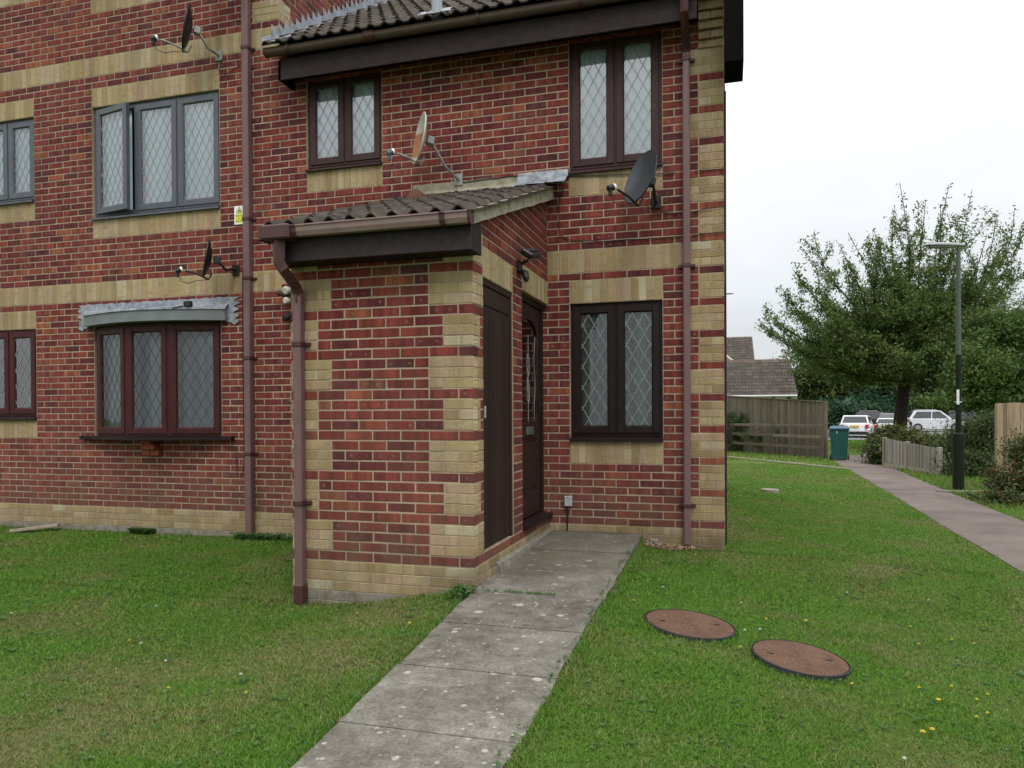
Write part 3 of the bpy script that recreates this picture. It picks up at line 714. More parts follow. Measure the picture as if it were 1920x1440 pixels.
    for k, (a, b, c, d, o) in enumerate(cb):
        m_ = MB(); rr2 = random.Random(k)
        if k == 0:
            m_.bbox(a * B, (a + b) / 2 * B - .005, -o, 0.0, c * C, d * C - .006, .004); m_.bbox((a + b) / 2 * B + .005, b * B, -o, 0.0, c * C, d * C - .006, .004)
        else: m_.bbox(a * B, b * B, -o, 0.0, c * C, d * C - .006, .004)
        m_.build('brick', [mat_simple('orange_brick', (.26, .062, .03), .85, .3, 30, bump=.3) if k == 0 else bpy.data.materials['orange_brick']], house)
bow(blk)

def downpipe(parent, x, z0, z1, y=-0.045, w=0.066, collars=(), top=None, shoe=False, label=None, mat=None):
    mb = MB(); mb.bbox(x - w / 2, x + w / 2, y - w / 2, y + w / 2, z0, z1, 0.009)
    o = mb.build('downpipe', [mat or PIPE], parent, label=label)
    for z in collars:
        c = MB(); c.bbox(x - w / 2 - .006, x + w / 2 + .006, y - w / 2 - .006, y + w / 2 + .006, z - .022, z + .022, 0.006)
        c.bbox(x - w / 2 - .045, x + w / 2 + .045, y + w / 2 - .01, y + w / 2 + .012, z - .016, z + .016, 0.004)
        c.tube([(x + w / 2 + .03, y + w / 2 - .018, z), (x + w / 2 + .03, y + w / 2, z)], .008, 6)
        c.build('pipe_bracket', [PIPE_D], o)
    if top: top(o)
    if shoe:
        c = MB(); c.bbox(x - w / 2 - .006, x + w / 2 + .006, y - w / 2 - .006, y + w / 2 + .006, z0 - .02, z0 + .13, 0.006); c.build('pipe_shoe', [PIPE_D], o)
    return o
downpipe(blk, -5.115, -0.25, 7.7, w=0.082, collars=(5.18, 3.28, 2.62, 1.73, 0.66), label='brown rainwater pipe beside the sign')
blk_g = MB(); blk_g.prism([(-.5, 7.66), (-.62, 7.66), (-.62, 7.75), (-.5, 7.75)], 'x', -44.6 * B, -20.5 * B); blk_g.build('gutter', [GUTTER_D], blk)

# ================================================================== BRICK HOUSE (right)
hse = thing('brick_house', 'two-storey red brick end house with buff quoins, behind and right of the porch', 'building')
W1 = (-6.5, -2.5, 11, 29); W2 = (-6.5, -2.5, 46, 63.5); W3 = (-19.5, -15.5, 50, 63.5)
sold = [(-21, -1.5, 33, 36), (-6.5, -2.5, 29, 32), (-6.5, -2.5, 8, 11), (-6.5, -2.5, 43, 46), (-19.5, -15.5, 47, 50)]
def corb(a, b, c): return max(0.0, (min(c, 66) - 60) * 0.028 + 0.014) if (c >= 60 and a >= -1.3) else 0.0
cr = quoin(0, -1, 0, 59) + [(-1.0, 0.0, 60, 66), (-1.5, 0, 33, 36)]
lay = wall_layout(-21, 0, -5, 66, [W1, W2, W3, (-4, -3, 0, 1)], cr, sold, 0, tooth0=True)
build_bricks(hse, lay, (0, 0, 0), (1, 0, 0), (0, 1, 0), 300, Vector((-.9, 0, 1.2)), outfn=corb, ends=(0,))
mortar_wall(hse, -21 * B + .001, -0.006, -6 * C, 66 * C, [(a * B, b * B, c * C, d * C) for a, b, c, d in (W1, W2, W3)], (0, 0, 0), (1, 0, 0), (0, 1, 0))
# gable end facing the lawn
ROOF = lambda y: 4.93 + (min(y, 7.6 - y) + .42) * .68
gcl = lambda s: ROOF(s) - 0.12
lay = wall_layout(0.40, 33, -5, 110, [], [(0.3, 0.5 if k % 2 == 0 else 1.0, 4 * k + 1, 4 * k + 4) for k in range(0, 15)], [(0.48, 33, 33, 36)], 0)
build_bricks(hse, lay, (0, 0, 0), (0, 1, 0), (-1, 0, 0), 0, Vector((0, 0, 1)), clip=gcl)
gm = MB(); gm.prism([(.006, -.45), (7.42, -.45), (7.42, ROOF(7.42) - .1), (3.8, ROOF(3.8) - .1), (.006, ROOF(0) - .1)], 'x', -.105, -.006); gm.build('gable_wall', [MORTAR], hse)
mb = MB(); mb.box(-21 * B, -.11, 7.32, 7.42, -.4, 4.9); mb.build('rear_wall', [MORTAR], hse)

def tile_mesh(wd=0.3, ln=0.40, th=0.016, lift=0.022, roll=.040):
    mb = MB(); n = 16; vs = []
    def h(u):
        t = (u * 2) % 1.0; return roll * (math.sin(math.pi * min(1, t / 0.62)) ** 1.2 if t < 0.62 else 0.0)
    for j, y in enumerate((0, ln)):
        for i in range(n + 1):
            u = i / n; x = u * wd * 1.0; zz = h(u) + (lift if j == 0 else 0.0)
            vs += [(x, y, zz + th), (x, y, zz)]
    N = (n + 1) * 2; fs = []
    for i in range(n):
        a = 2 * i; fs += [(a, a + 2, N + a + 2, N + a), (a + 1, a, a + 2, a + 3)][:1]
        fs.append((a + 1, a + 3, a + 2, a))            # nose edge
        fs.append((N + a + 1, N + a + 3, a + 3, a + 1))  # underside
    fs += [(1, 0, N, N + 1), (2 * n, 2 * n + 1, N + 2 * n + 1, N + 2 * n)]
    mb.add(vs, fs); return mb.mesh('roof_tile', [TILE])
TM = tile_mesh(roll=.030)
def tile_roof(parent, x0, x1, y0, z0, slope, rows, gauge, mat=None, wd=0.3, mesh=None, skip=None, rotz=0.0, origin=(0, 0, 0)):
    ang = math.atan(slope); n = max(1, round((x1 - x0) / wd)); sx = (x1 - x0) / n / 0.3; rr = random.Random(int(x0 * 50) + rows)
    Ro = Matrix.Translation(origin) @ Matrix.Rotation(rotz, 4, 'Z')
    for j in range(rows):
        for i in range(n):
            if skip and skip(i / n, j): continue
            s = j * gauge
            o = link('roof_tile', mesh or TM, parent)
            o.matrix_local = Ro @ Matrix.Translation((x0 + i * (x1 - x0) / n + rr.uniform(-.002, .002), y0 + s * math.cos(ang), z0 + s * math.sin(ang))) @ Matrix.Rotation(ang + rr.uniform(-.008, .008), 4, 'X') @ Matrix.Rotation(rr.uniform(-.006, .006), 4, 'Z') @ Matrix.Diagonal((sx, 1, 1, 1))
# main roof
rf = MB(); rf.prism([(-.27, ROOF(-.27) - .035), (3.8, ROOF(3.8) - .035), (8.0, ROOF(-.4) - .035), (8.0, ROOF(-.4) - .10), (3.8, ROOF(3.8) - .10), (-.27, ROOF(-.27) - .10)], 'x', -4.72, -.01)
roof = rf.build('roof', [SOFFIT], hse)
def roof_skip(u, j): return False
tile_roof(hse, -4.70, .20, -.34, ROOF(-.34), .68, 14, .36)
rr_ = MB(); rr_.prism([(4.1, ROOF(3.5)), (8.05, ROOF(-.45) + .01), (8.05, ROOF(-.45) + .04), (4.1, ROOF(3.5) + .05)], 'x', -4.70, -.01); rr_.build('rear_slope', [TILE], hse)
rd = MB(); rd.tube([(-4.7, 3.8, ROOF(3.8) + .02), (.18, 3.8, ROOF(3.8) + .02)], .11, 12); rd.build('ridge', [TILE], hse)
# eaves box
e = MB(); e.bbox(-4.55, -.226, -.27, -.248, 4.655, 4.88, .003); e.build('fascia', [FASCIA], hse)
e = MB(); e.box(-4.53, -.226, -.248, -.002, 4.765, 4.777); e.box(-4.56, -4.53, -.27, -.002, 4.66, 4.86); e.build('soffit', [SOFFIT], hse)
def gutter(parent, x0, x1, y, z, r=0.058, mat=None, joints=(), square=False, ends=True, name='gutter', label=None):
    mb = MB(); n = 10
    prof = []
    if square:
        prof = [(y, z), (y - .003, z - .038), (y - .018, z - .062), (y - .05, z - .075), (y - .082, z - .070), (y - .098, z - .04), (y - .104, z), (y - .112, z + .003), (y - .112, z - .003)]
    else:
        for i in range(n + 1):
            t = math.pi * i / n; prof.append((y - r + r * math.cos(t), z - r * math.sin(t) * 1.02))
        prof.append((y - 2 * r - .008, z + .004))
    m = len(prof); vs = [(x0, p[0], p[1]) for p in prof] + [(x1, p[0], p[1]) for p in prof]
    ins = [(x0, p[0] + (.003 if p[0] < y - r else -.003), p[1] + .004) for p in prof] + [(x1, p[0] + (.003 if p[0] < y - r else -.003), p[1] + .004) for p in prof]
    mb.add(vs, [(i, i + 1, m + i + 1, m + i) for i in range(m - 1)], smooth=not square); mb.add(ins, [(i, m + i, m + i + 1, i + 1) for i in range(m - 1)], smooth=not square)
    g = mb.build(name, [mat or GUTTER], parent, label=label)
    if ends:
        for xx in (x0, x1):
            c = MB(); pr = [(p[0] - (0.004 if p[0] < y - r else -.002), p[1] - .004) for p in prof[:-1]]; c.prism(pr, 'x', xx - .008, xx + .008); c.build('end_cap', [PIPE_D], g)
    for xj, wj in joints:
        c = MB(); pr = [(p[0] - (0.008 if p[0] < y - r else -.004), p[1] - (.008 if 0 < i < m - 1 else -.005)) for i, p in enumerate(prof)]
        a = [(xj - wj / 2, *p) for p in pr] + [(xj + wj / 2, *p) for p in pr]; mm = len(pr)
        b2 = [(q[0], q[1] + (.01 if q[1] < y - r else -.008), q[2] + .01) for q in a]
        c.add(a, [(i, i + 1, mm + i + 1, mm + i) for i in range(mm - 1)])
        for s_ in (0, mm): c.add(a + b2, [(s_ + i, s_ + i + 1, 2 * mm + s_ + i + 1, 2 * mm + s_ + i) for i in range(mm - 1)])
        c.build('gutter_clip', [PIPE_D], g)
    return g
gutter(hse, -4.66, -.226, -.272, 4.945, mat=GUTTER_D, joints=((-4.38, .03), (-3.44, .11), (-2.28, .03), (-1.28, .03)), label='worn brown eaves gutter')
# boxed eaves end and verge of the gable
e = MB(); e.bbox(.008, .172, -.46, -.02, 4.14, 4.96, .004); e.build('eaves_box_end', [SOFFIT], hse)
sl = math.atan(.68)
e = MB()
e.prism([(-.46, ROOF(-.46) - .24), (3.8, ROOF(3.8) - .24), (3.8, ROOF(3.8) + .0), (-.46, ROOF(-.46) + .0)], 'x', .165, .185); e.prism([(-.02, ROOF(0) - .12), (3.8, ROOF(3.8) - .12), (3.8, ROOF(3.8) - .10), (-.02, ROOF(0) - .10)], 'x', .0, .165)
e.build('barge_board', [FASCIA], hse)
# stepped lead flashing up the block wall
X0 = -21 * B
LN = lambda y: ROOF(y) + .045
ap = MB(); n = 60; vs = []; rr = random.Random(2)
for i in range(n + 1):
    y = -.33 + 4.1 * i / n; wv = rr.uniform(-.006, .006)
    vs += [(X0 + .006, y, LN(y) + .07), (X0 + .012, y, LN(y) + .018 + wv), (X0 + .17 + wv, y, LN(y) + .004 + wv)]
fs = []
for i in range(n):
    a = i * 3; fs += [(a, a + 1, a + 4, a + 3), (a + 1, a + 2, a + 5, a + 4)]
ap.add(vs, fs); flash = ap.build('lead_apron', [LEAD], hse)
for i in range(34):
    y = -.16 + i * .118; hh = .185 + rr.uniform(-.02, .025)
    t = MB(); t.prism([(y, LN(y) + .02), (y + rr.uniform(.0, .02), LN(y) + hh), (y + .07, LN(y + .07) + hh * .62), (y + .15, LN(y + .15) + .07), (y + .15, LN(y + .15) + .01)], 'x', X0 + .010 + (i % 2) * .004, X0 + .013 + (i % 2) * .004)
    t.build('lead_step', [LEAD], hse)
# soil vent pipe through the roof
vp = MB(); vp.tube([(-2.75, -.25, ROOF(-.25) - .02), (-2.75, -.25, ROOF(-.25) + .75)], .055, 14); vp.tube([(-2.75, -.25, ROOF(-.25) + .22), (-2.75, -.25, ROOF(-.25) + .26)], .064, 14); vp.build('soil_vent_pipe', [mat_plastic('grey_vent_pipe', (0.28, 0.31, 0.34), .5, .12)], hse)
sv = MB()
for dx in (-.13, 0, .13):
    sv.add([(-2.75 + dx - .05, -.335, ROOF(-.335) + .075), (-2.75 + dx + .05, -.335, ROOF(-.335) + .075), (-2.75 + dx + .02, -.26, ROOF(-.26) + .09), (-2.75 + dx - .03, -.26, ROOF(-.26) + .09)], [(0, 1, 2, 3)])
sv.prism([(-.33, ROOF(-.33) + .065), (-.10, ROOF(-.10) + .07), (-.10, ROOF(-.1) + .08), (-.33, ROOF(-.33) + .075)], 'x', -2.86, -2.64)
sv.build('vent_flashing', [LEAD], hse)
# windows
window(hse, *W1, [0.5], UPVC_DARK, NET_G, lead=(0.115, 0.205), leadmat=LEADING, y=0.035, label='dark brown ground floor window with net curtain', waves=7, glass=GLASS_B)
window(hse, *W2, [0.5], UPVC_BROWN, NET_W, lead=(0.105, 0.19), lead_reflection=True, y=0.03, label='brown upper window above the black dish')
window(hse, *W3, [0.5], UPVC_BROWN, NET_W, lead=(0.105, 0.185), lead_reflection=True, y=0.03, label='small brown upper window left of the rusty dish')
# right downpipe with its offset up to the gutter
def swan(o):
    c = MB(); c.tube([(-.335, -.045, 4.42), (-.335, -.047, 4.50), (-.335, -.10, 4.56), (-.335, -.25, 4.63), (-.335, -.335, 4.70), (-.335, -.335, 4.88)], .036, 4, smooth=False); c.build('swan_neck', [PIPE_D], o)
downpipe(hse, -.335, -.15, 4.46, collars=(4.40, 2.475, .22), top=swan, label='brown rainwater pipe beside the buff quoin')
# air brick
a = MB(); a.bbox(-4 * B + .004, -3 * B - .004, -.004, .05, .006, C - .006, .004)
for i in range(9):
    for j in range(2):
        xx = -4 * B + .022 + i * .0226; a.box(xx, xx + .015, -.0065, -.0035, .014 + j * .027, .033 + j * .027, 1)
a.build('air_brick', [mat_simple('terracotta', (.22, .075, .045), .9, .2, 30), BLACK], hse)

# ================================================================== PORCH
pch = thing('entrance_porch', 'lean-to red brick porch with buff corners and a pantiled roof', 'porch')
PX0, PX1, PY = -14 * B, -7.5 * B, -10 * B
cr = quoin(-7.5, -1, 0, 31) + [(-14, -14 + w, z, z2) for (_, _, z, z2), w in [(q, 1.5 if (q[2] // 4) % 2 == 0 else 1.0) for q in quoin(0, 1, 0, 31)]]
lay = wall_layout(-14, -7.5, -6, 31, [], cr, [], 0, -3)
PT = Vector((-1.9, -2.25, 1.1))
build_bricks(pch, lay, (0, PY, 0), (1, 0, 0), (0, 1, 0), 190, PT, ends=(-14, -7.5))
mortar_wall(pch, PX0 + .006, PX1 - .006, -7 * C, 31.5 * C, [], (0, PY, 0), (1, 0, 0), (0, 1, 0))
# side wall with the two doors; s runs from the front corner to the house
D1 = (1.0, 4.5, 1, 28); D2 = (5.75, 10, 1, 29)
RK = lambda s: 2.475 + s * .345         # rake of the lean-to
cr = []
for k in range(0, 10):
    cr.append((0, 1.0 if k % 2 == 0 else .7, 4 * k + 1, 4 * k + 4)) if k < 7 else cr.append((0, .45 if k % 2 == 0 else 1.0 if k == 7 else .45, 4 * k + 1, 4 * k + 4))
lay = wall_layout(0.40, 10, -4, 46, [D1, D2], cr, [(1, 4.5, 28, 31), (5.75, 10, 29, 32)], 0)
build_bricks(pch, lay, (PX1, PY, 0), (0, 1, 0), (-1, 0, 0), 110, PT, clip=RK)
sm = MB()
hs = [(a * B, b * B, c * C, d * C) for a, b, c, d in (D1, D2)]
mortar_wall(pch, 0.006, 10 * B - .002, -7 * C, 2.44, hs, (PX1, PY, 0), (0, 1, 0), (-1, 0, 0), name='side_wall')
sm.prism([(PY + .006, 2.44), (-.002, 2.44), (-.002, RK(2.25) - .01), (PY + .006, RK(0) - .01)], 'x', PX1 - .105, PX1 - .005); sm.build('gable_wall', [MORTAR], pch)
lay = wall_layout(0.47, 10, -6, 46, [], [(0, 1.0, 4 * k + 1, 4 * k + 4) for k in range(8)], [], 0, -3)
build_bricks(pch, lay, (PX0, PY, 0), (0, 1, 0), (1, 0, 0), 0, PT, clip=RK)
sm = MB(); sm.prism([(PY + .006, -.5), (-.002, -.5), (-.002, RK(2.25) - .01), (PY + .006, RK(0) - .01)], 'x', PX0 + .006, PX0 + .1); sm.build('gable_wall', [MORTAR], pch)
# lean-to roof
ZT = lambda y: 2.432 + (y + 2.5) * .36
rf = MB(); rf.prism([(-2.43, ZT(-2.43) - .03), (-.004, ZT(-.004) - .03), (-.004, ZT(0) - .09), (-2.43, ZT(-2.43) - .06)], 'x', PX0 - .02, PX1 + .04); rf.build('roof_deck', [SOFFIT], pch)
TMP = tile_mesh(lift=.014, th=.011, roll=.042)
tile_roof(pch, PX0 - .06, PX1 + .10, -2.50, ZT(-2.50), .36, 8, .325, mesh=TMP)
cf = MB(); rr = random.Random(4); n = 24; vs = []
for i in range(n + 1):
    y = -2.42 + 2.415 * i / n
    zb = RK(y - PY) - .04 + rr.uniform(-.004, .004); zt = ZT(y) + .02
    vs += [(PX1 + .002, y, zb), (PX1 + .075 + rr.uniform(-.006, .006), y, zb + .01), (PX1 + .07 + rr.uniform(-.008, .004), y, zt), (PX1 - .02, y, zt)]
fs = []
for i in range(n):
    for k in range(4): a, b = i * 4 + k, i * 4 + (k + 1) % 4; fs.append((a, a + 4, b + 4, b))
cf.add(vs, fs); cf.add(vs, [(0, 1, 2, 3), tuple(n * 4 + k for k in (3, 2, 1, 0))]); cf.build('verge_mortar', [CEMENT], pch)
fl = MB(); vs = []; n = 40
for i in range(n + 1):
    x = PX0 + .02 + (PX1 + .20 - PX0 - .02) * i / n; w_ = rr.uniform(-.012, .012)
    vs += [(x, -.13 + w_, ZT(-.13) + .055 + rr.uniform(-.008, .012)), (x, -.03 + w_ * .2, ZT(-.03) + .075), (x, -.006, ZT(0) + .08), (x, -.006, ZT(0) + .155 + w_ * .3)]
fs = []
for i in range(n):
    for k in range(3): a = i * 4 + k; fs.append((a, a + 4, a + 5, a + 1))
fl.add(vs, fs); fl.build('roof_flashing', [CEMENT], pch)
fl = MB()
for i in range(5):
    x = PX1 - .30 + i * .1; y_ = -.15 + rr.uniform(-.03, .02); zz_ = rr.uniform(0, .008); fl.add([(x, y_, ZT(y_) + .062 + zz_), (x + .115, y_ - .01, ZT(y_) + .060), (x + .115, -.02, ZT(0) + .10 + zz_), (x, -.02, ZT(0) + .10), (x, -.010, ZT(0) + .165 + zz_), (x + .115, -.010, ZT(0) + .17)], [(0, 1, 2, 3), (3, 2, 5, 4)])
fl.build('lead_patch', [LEAD], pch)
hd = MB(); P0 = Vector((-2.78, -.75, ZT(-.75) + .05)); pl = [(P0.x + .085 * math.cos(t * math.pi / 10), P0.z + .095 * math.sin(t * math.pi / 10)) for t in range(11)]
hd.prism(pl, 'y', P0.y, P0.y + .4); hd.build('vent_tile', [mat_tile('clay_vent_tile', (.09, .045, .03), (.17, .09, .06))], pch)
# fascia box, gutter, downpipe
f = MB(); f.bbox(PX0 - .01, PX1 + .058, -2.452, -2.43, 2.205, 2.425, .003); f.build('fascia', [mat_plastic('porch_fascia', (.020, .013, .013), .55, .2, .3)], pch)
f = MB(); f.box(PX0 - .01, PX1 + .04, -2.43, PY - .002, 2.205, 2.217); f.bbox(PX1 + .036, PX1 + .058, -2.43, PY + .02, 2.205, 2.44, .002); f.box(PX0 - .01, PX0 + .012, -2.43, PY, 2.217, 2.43); f.build('soffit', [FASCIA], pch)
pg = gutter(pch, PX0 - .0, PX1 + .075, -2.452, 2.437, square=True, joints=((-2.94, .05), (-1.80, .035)), label='pinkish brown porch gutter')
c = MB(); c.bbox(PX0 - .035, PX0 + .20, -2.585, -2.452, 2.345, 2.452, .012); c.bbox(PX0 - .05, PX0 - .02, -2.59, -2.45, 2.34, 2.455, .008)
c.build('running_outlet', [PIPE_D], pg)
px = -3.055
c = MB(); q = [(px - .02, -2.515, 2.35), (px - .02, -2.515, 2.20), (px, -2.50, 2.15), (px, -2.33, 2.045), (px, -2.296, 2.00), (px, -2.296, 1.93)]
c.tube(q, [.055, .047, .047, .047, .047, .044], 4, smooth=False); c.build('swan_neck', [PIPE_D], pg)
downpipe(pch, px, -.31, 1.98, y=PY - .046, w=.068, collars=(1.62, .43), shoe=True, label='brown rainwater pipe down the front of the porch')
# cupboard door
y0, y1 = PY + D1[0] * B, PY + D1[1] * B
XD = PX1 - .018
fr = MB()
fr.bbox(XD - .05, XD + .006, y0 + .002, y0 + .045, C, 28 * C - .004, .004); fr.bbox(XD - .05, XD + .006, y1 - .045, y1 - .002, C, 28 * C - .004, .004); fr.bbox(XD - .05, XD + .006, y0 + .045, y1 - .045, 28 * C - .05, 28 * C - .004, .004)
cd = fr.build('cupboard_door', [DOOR_W], pch, label='tall brown boarded cupboard door')
n = 7; w_ = (y1 - y0 - .10) / n
for i in range(n):
    p = MB(); p.bbox(XD - .04, XD - .004 + (i % 3) * .0006, y0 + .05 + i * w_ + .0015, y0 + .05 + (i + 1) * w_ - .0015, C + .01, 28 * C - .20, .004); p.build('plank', [DOOR_W], cd)
p = MB(); p.bbox(XD - .04, XD + .0, y0 + .05, y1 - .05, 28 * C - .197, 28 * C - .055, .006); p.build('top_rail', [DOOR_W], cd)
p = MB(); p.bbox(XD - .004, XD + .010, y0 + .062, y0 + .085, 1.06, 1.15, .004); p.build('latch', [mat_simple('worn_metal_latch', (.36, .34, .32), .5, .4, 60)], cd)
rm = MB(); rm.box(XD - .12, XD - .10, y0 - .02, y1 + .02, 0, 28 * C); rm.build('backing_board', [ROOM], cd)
# glazed entrance door
y0, y1 = PY + D2[0] * B, -.003
XD = PX1 - .058
fr = MB(); zt = 29 * C - .004; zb = C + .03
fr.bbox(XD - .06, XD + .012, y0 + .002, y0 + .06, zb, zt, .005); fr.bbox(XD - .06, XD + .012, y1 - .06, y1 - .002, zb, zt, .005); fr.bbox(XD - .06, XD + .012, y0 + .06, y1 - .06, zt - .06, zt, .005)
gd = fr.build('entrance_door', [UPVC_DARK], pch, label='dark brown entrance door with an arched leaded light')
a0, a1 = y0 + .065, y1 - .065; b0, b1 = zb + .03, zt - .065
def XB(mb, ya, yb, za, zb_, xo=0.0, xi=.04, bv=.005): mb.bbox(XD - xi, XD - .006 + xo, ya, yb, za, zb_, bv)
st = MB(); sw = .125; zm = .98
XB(st, a0, a0 + sw, b0, b1); XB(st, a1 - sw, a1, b0, b1); XB(st, a0 + sw, a1 - sw, b0, b0 + .22); XB(st, a0 + sw, a1 - sw, zm - .12, zm + .04)
n = 12; arc = []; gy0, gy1 = a0 + sw, a1 - sw; gm_ = (gy0 + gy1) / 2; rz = b1 - .12
for i in range(n + 1):
    t = math.pi * i / n; arc.append((gm_ - (gy1 - gy0) / 2 * math.cos(t), rz - .16 + .15 * math.sin(t)))
st.prism([(gy0, b1), (gy0, rz - .16)] + arc + [(gy1, rz - .16), (gy1, b1)], 'x', XD - .04, XD - .006)
st.build('door_leaf', [DOOR_D], gd)
pn = MB(); pn.bbox(XD - .04, XD - .018, gy0, gy1, b0 + .22, zm - .12, .003); pn.bbox(XD - .03, XD - .008, gy0 + .04, gy1 - .04, b0 + .26, zm - .16, .012); pn.build('door_panel', [DOOR_D], gd)
g = MB(); g.add([(XD - .022, gy0, zm), (XD - .022, gy1, zm), (XD - .022, gy1, b1), (XD - .022, gy0, b1)], [(0, 1, 2, 3)]); g.build('pane', [GLASS_D], gd)
ldm = MB()
for yy, s_ in ((gy0 + .05, 1), (gy1 - .05, -1), (gm_, 0)):
    pts = [(XD - .018, yy + (s_ * .018 * math.sin(k * .9) if s_ else 0), zm + .04 + k * .068) for k in range(13)]
    for p_, q_ in zip(pts, pts[1:]): ldm.strip(p_, q_, .007, (1, 0, 0), .003)
for zc in (1.30, 1.55):
    ring = [(XD - .018, gm_ + .05 * math.cos(t), zc + .11 * math.sin(t)) for t in [math.pi * k / 4 for k in range(9)]]
    for p_, q_ in zip(ring, ring[1:]): ldm.strip(p_, q_, .006, (1, 0, 0), .003)
ldm.build('leading', [LEADING_P], gd)
cg = MB(); cg.add([(XD - .021, gm_ - .028, 1.36), (XD - .021, gm_, 1.28), (XD - .021, gm_ + .028, 1.36), (XD - .021, gm_ + .02, 1.52), (XD - .021, gm_ - .02, 1.52)], [(0, 1, 2, 3, 4)]); cg.build('bevelled_glass', [mat_plastic('pale_bevelled_glass', (.2, .25, .26), .1, .3, .8)], gd)
lp = MB(); lp.bbox(XD - .008, XD + .004, gm_ - .12, gm_ + .12, zm - .085, zm - .01, .003); lp.box(XD + .004, XD + .006, gm_ - .10, gm_ + .10, zm - .07, zm - .025)
lp.build('letterbox', [mat_simple('tarnished_brass', (.10, .13, .105), .5, .3, 30, .3)], gd)
hn = MB(); hn.tube([(XD, y1 - .13, 1.18), (XD + .03, y1 - .13, 1.18), (XD + .034, y1 - .23, 1.18)], .009, 8); hn.bbox(XD - .004, XD + .006, y1 - .15, y1 - .115, 1.10, 1.28, .004); hn.build('handle', [BLACK], gd)
ds = MB(); ds.prism([(XD - .06, C + .0), (PX1 + .045, C + .0), (PX1 + .045, C + .03), (XD - .06, C + .055)], 'y', y0 + .0, y1 + .0); ds.build('door_sill', [UPVC_DARK], gd)
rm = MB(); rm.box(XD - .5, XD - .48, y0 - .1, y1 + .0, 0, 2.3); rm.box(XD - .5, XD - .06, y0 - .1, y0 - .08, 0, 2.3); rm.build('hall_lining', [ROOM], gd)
# ================================================================== GROUND
def sst(a, b, x):
    t = np.clip((x - a) / (b - a), 0, 1); return t * t * (3 - 2 * t)
def pathz(y): return -.07 + .03 * y
def pathx(y): return -1.675 + .062 * np.maximum(0, -np.asarray(y, float) - 2.4)
def gz(x, y):
    x = np.asarray(x, float); y = np.asarray(y, float)
    # right of the slab path
    base = np.minimum(pathz(y) - .012, -.165 + .0 * y)
    a = .115 - .075 * sst(-1.5, .2, y)
    right = base - a * np.maximum(0, x + .72)
    right = np.where(y > 0, -.17 - (.04 + .05 * sst(0, 8, y)) * np.maximum(0, x + .72) - .10 * sst(1, 14, y), right)
    right = np.maximum(right, -.42); right = np.where(x > 2.2, -.42, right)
    left = -.30 - .03 * (1 - sst(-2.6, -1.0, y)) + .05 * (1 - sst(-6, -3, y))
    t = sst(-2.9, -1.72, x)
    lp = (pathz(y) - .02) * (1 - sst(-2.4, -2.1, y)) - .30 * sst(-2.4, -2.1, y)
    left = left * (1 - t) + lp * t
    g = np.where(x > -1.2, right, left)
    g = np.where((x > pathx(y)) & (x < -.76) & (y < 0), pathz(y) - .03, g)
    far = -.43
    w = sst(12, 20, y)
    g = g * (1 - w) + far * w
    return g + .008 * np.sin(x * 1.7 + y * .9) * np.cos(y * 1.3 - x * .6)
def axis(segs):
    r = []
    for a, b, st in segs: r += list(np.arange(a, b, st))
    return np.array(r + [segs[-1][1]])
gx = axis([(-400, -60, 40), (-60, -12, 6), (-12, -3, .3), (-3, 5, .1), (5, 12, .7), (12, 60, 6), (60, 400, 40)])
gy = axis([(-60, -10, 5), (-10, 2, .15), (2, 24, .6), (24, 90, 6), (90, 700, 60)])
def grid_obj(name, xs, ys, zf, mat, kind='structure', off=0.0):
    X, Y = np.meshgrid(xs, ys, indexing='ij'); Z = zf(X, Y) + off
    V = np.stack([X, Y, Z], -1).reshape(-1, 3); nx, ny = len(xs), len(ys)
    I = np.arange(nx * ny).reshape(nx, ny)
    F = np.stack([I[:-1, :-1], I[1:, :-1], I[1:, 1:], I[:-1, 1:]], -1).reshape(-1, 4)
    me = bpy.data.meshes.new(name); me.vertices.add(len(V)); me.vertices.foreach_set('co', V.ravel())
    me.loops.add(F.size); me.polygons.add(len(F)); me.loops.foreach_set('vertex_index', F.ravel())
    me.polygons.foreach_set('loop_start', np.arange(0, F.size, 4)); me.polygons.foreach_set('use_smooth', np.ones(len(F), bool)); me.materials.append(mat); me.update(); me.validate()
    return link(name, me, None, kind=kind)
def patch_nodes(s, p):
    """large scale lawn patches: 0 green .. 1 dry"""
    a = s.noise(s.map(p, (1.0, 1.0, 0.2)), 1.15, 5, 0.62); b = s.noise(s.map(p, (1, 1, 0), (7, 3, 0)), 0.33, 3, 0.5)
    return s.math('ADD', s.math('MULTIPLY', a, 0.65), s.math('MULTIPLY', b, 0.35))
def mat_ground():
    s = NT('lawn_soil', 0.95, spec=0.1); p = s.pos()
    f = patch_nodes(s, p)
    c = s.ramp(f, [(0.38, (0.060, 0.130, 0.014)), (0.52, (0.085, 0.14, 0.024)), (0.64, (0.15, 0.145, 0.06))])
    c = s.scale(c, s.mr(s.noise(p, 60, 4, 0.7), 0.3, 0.7, 0.6, 1.25))
    s.col(c); s.bump(s.noise(p, 55, 5, 0.7), 0.8, 0.03); return s.m
lawn = grid_obj('lawn', gx, gy, gz, mat_ground())
lawn['label'] = 'mown lawn around the building'
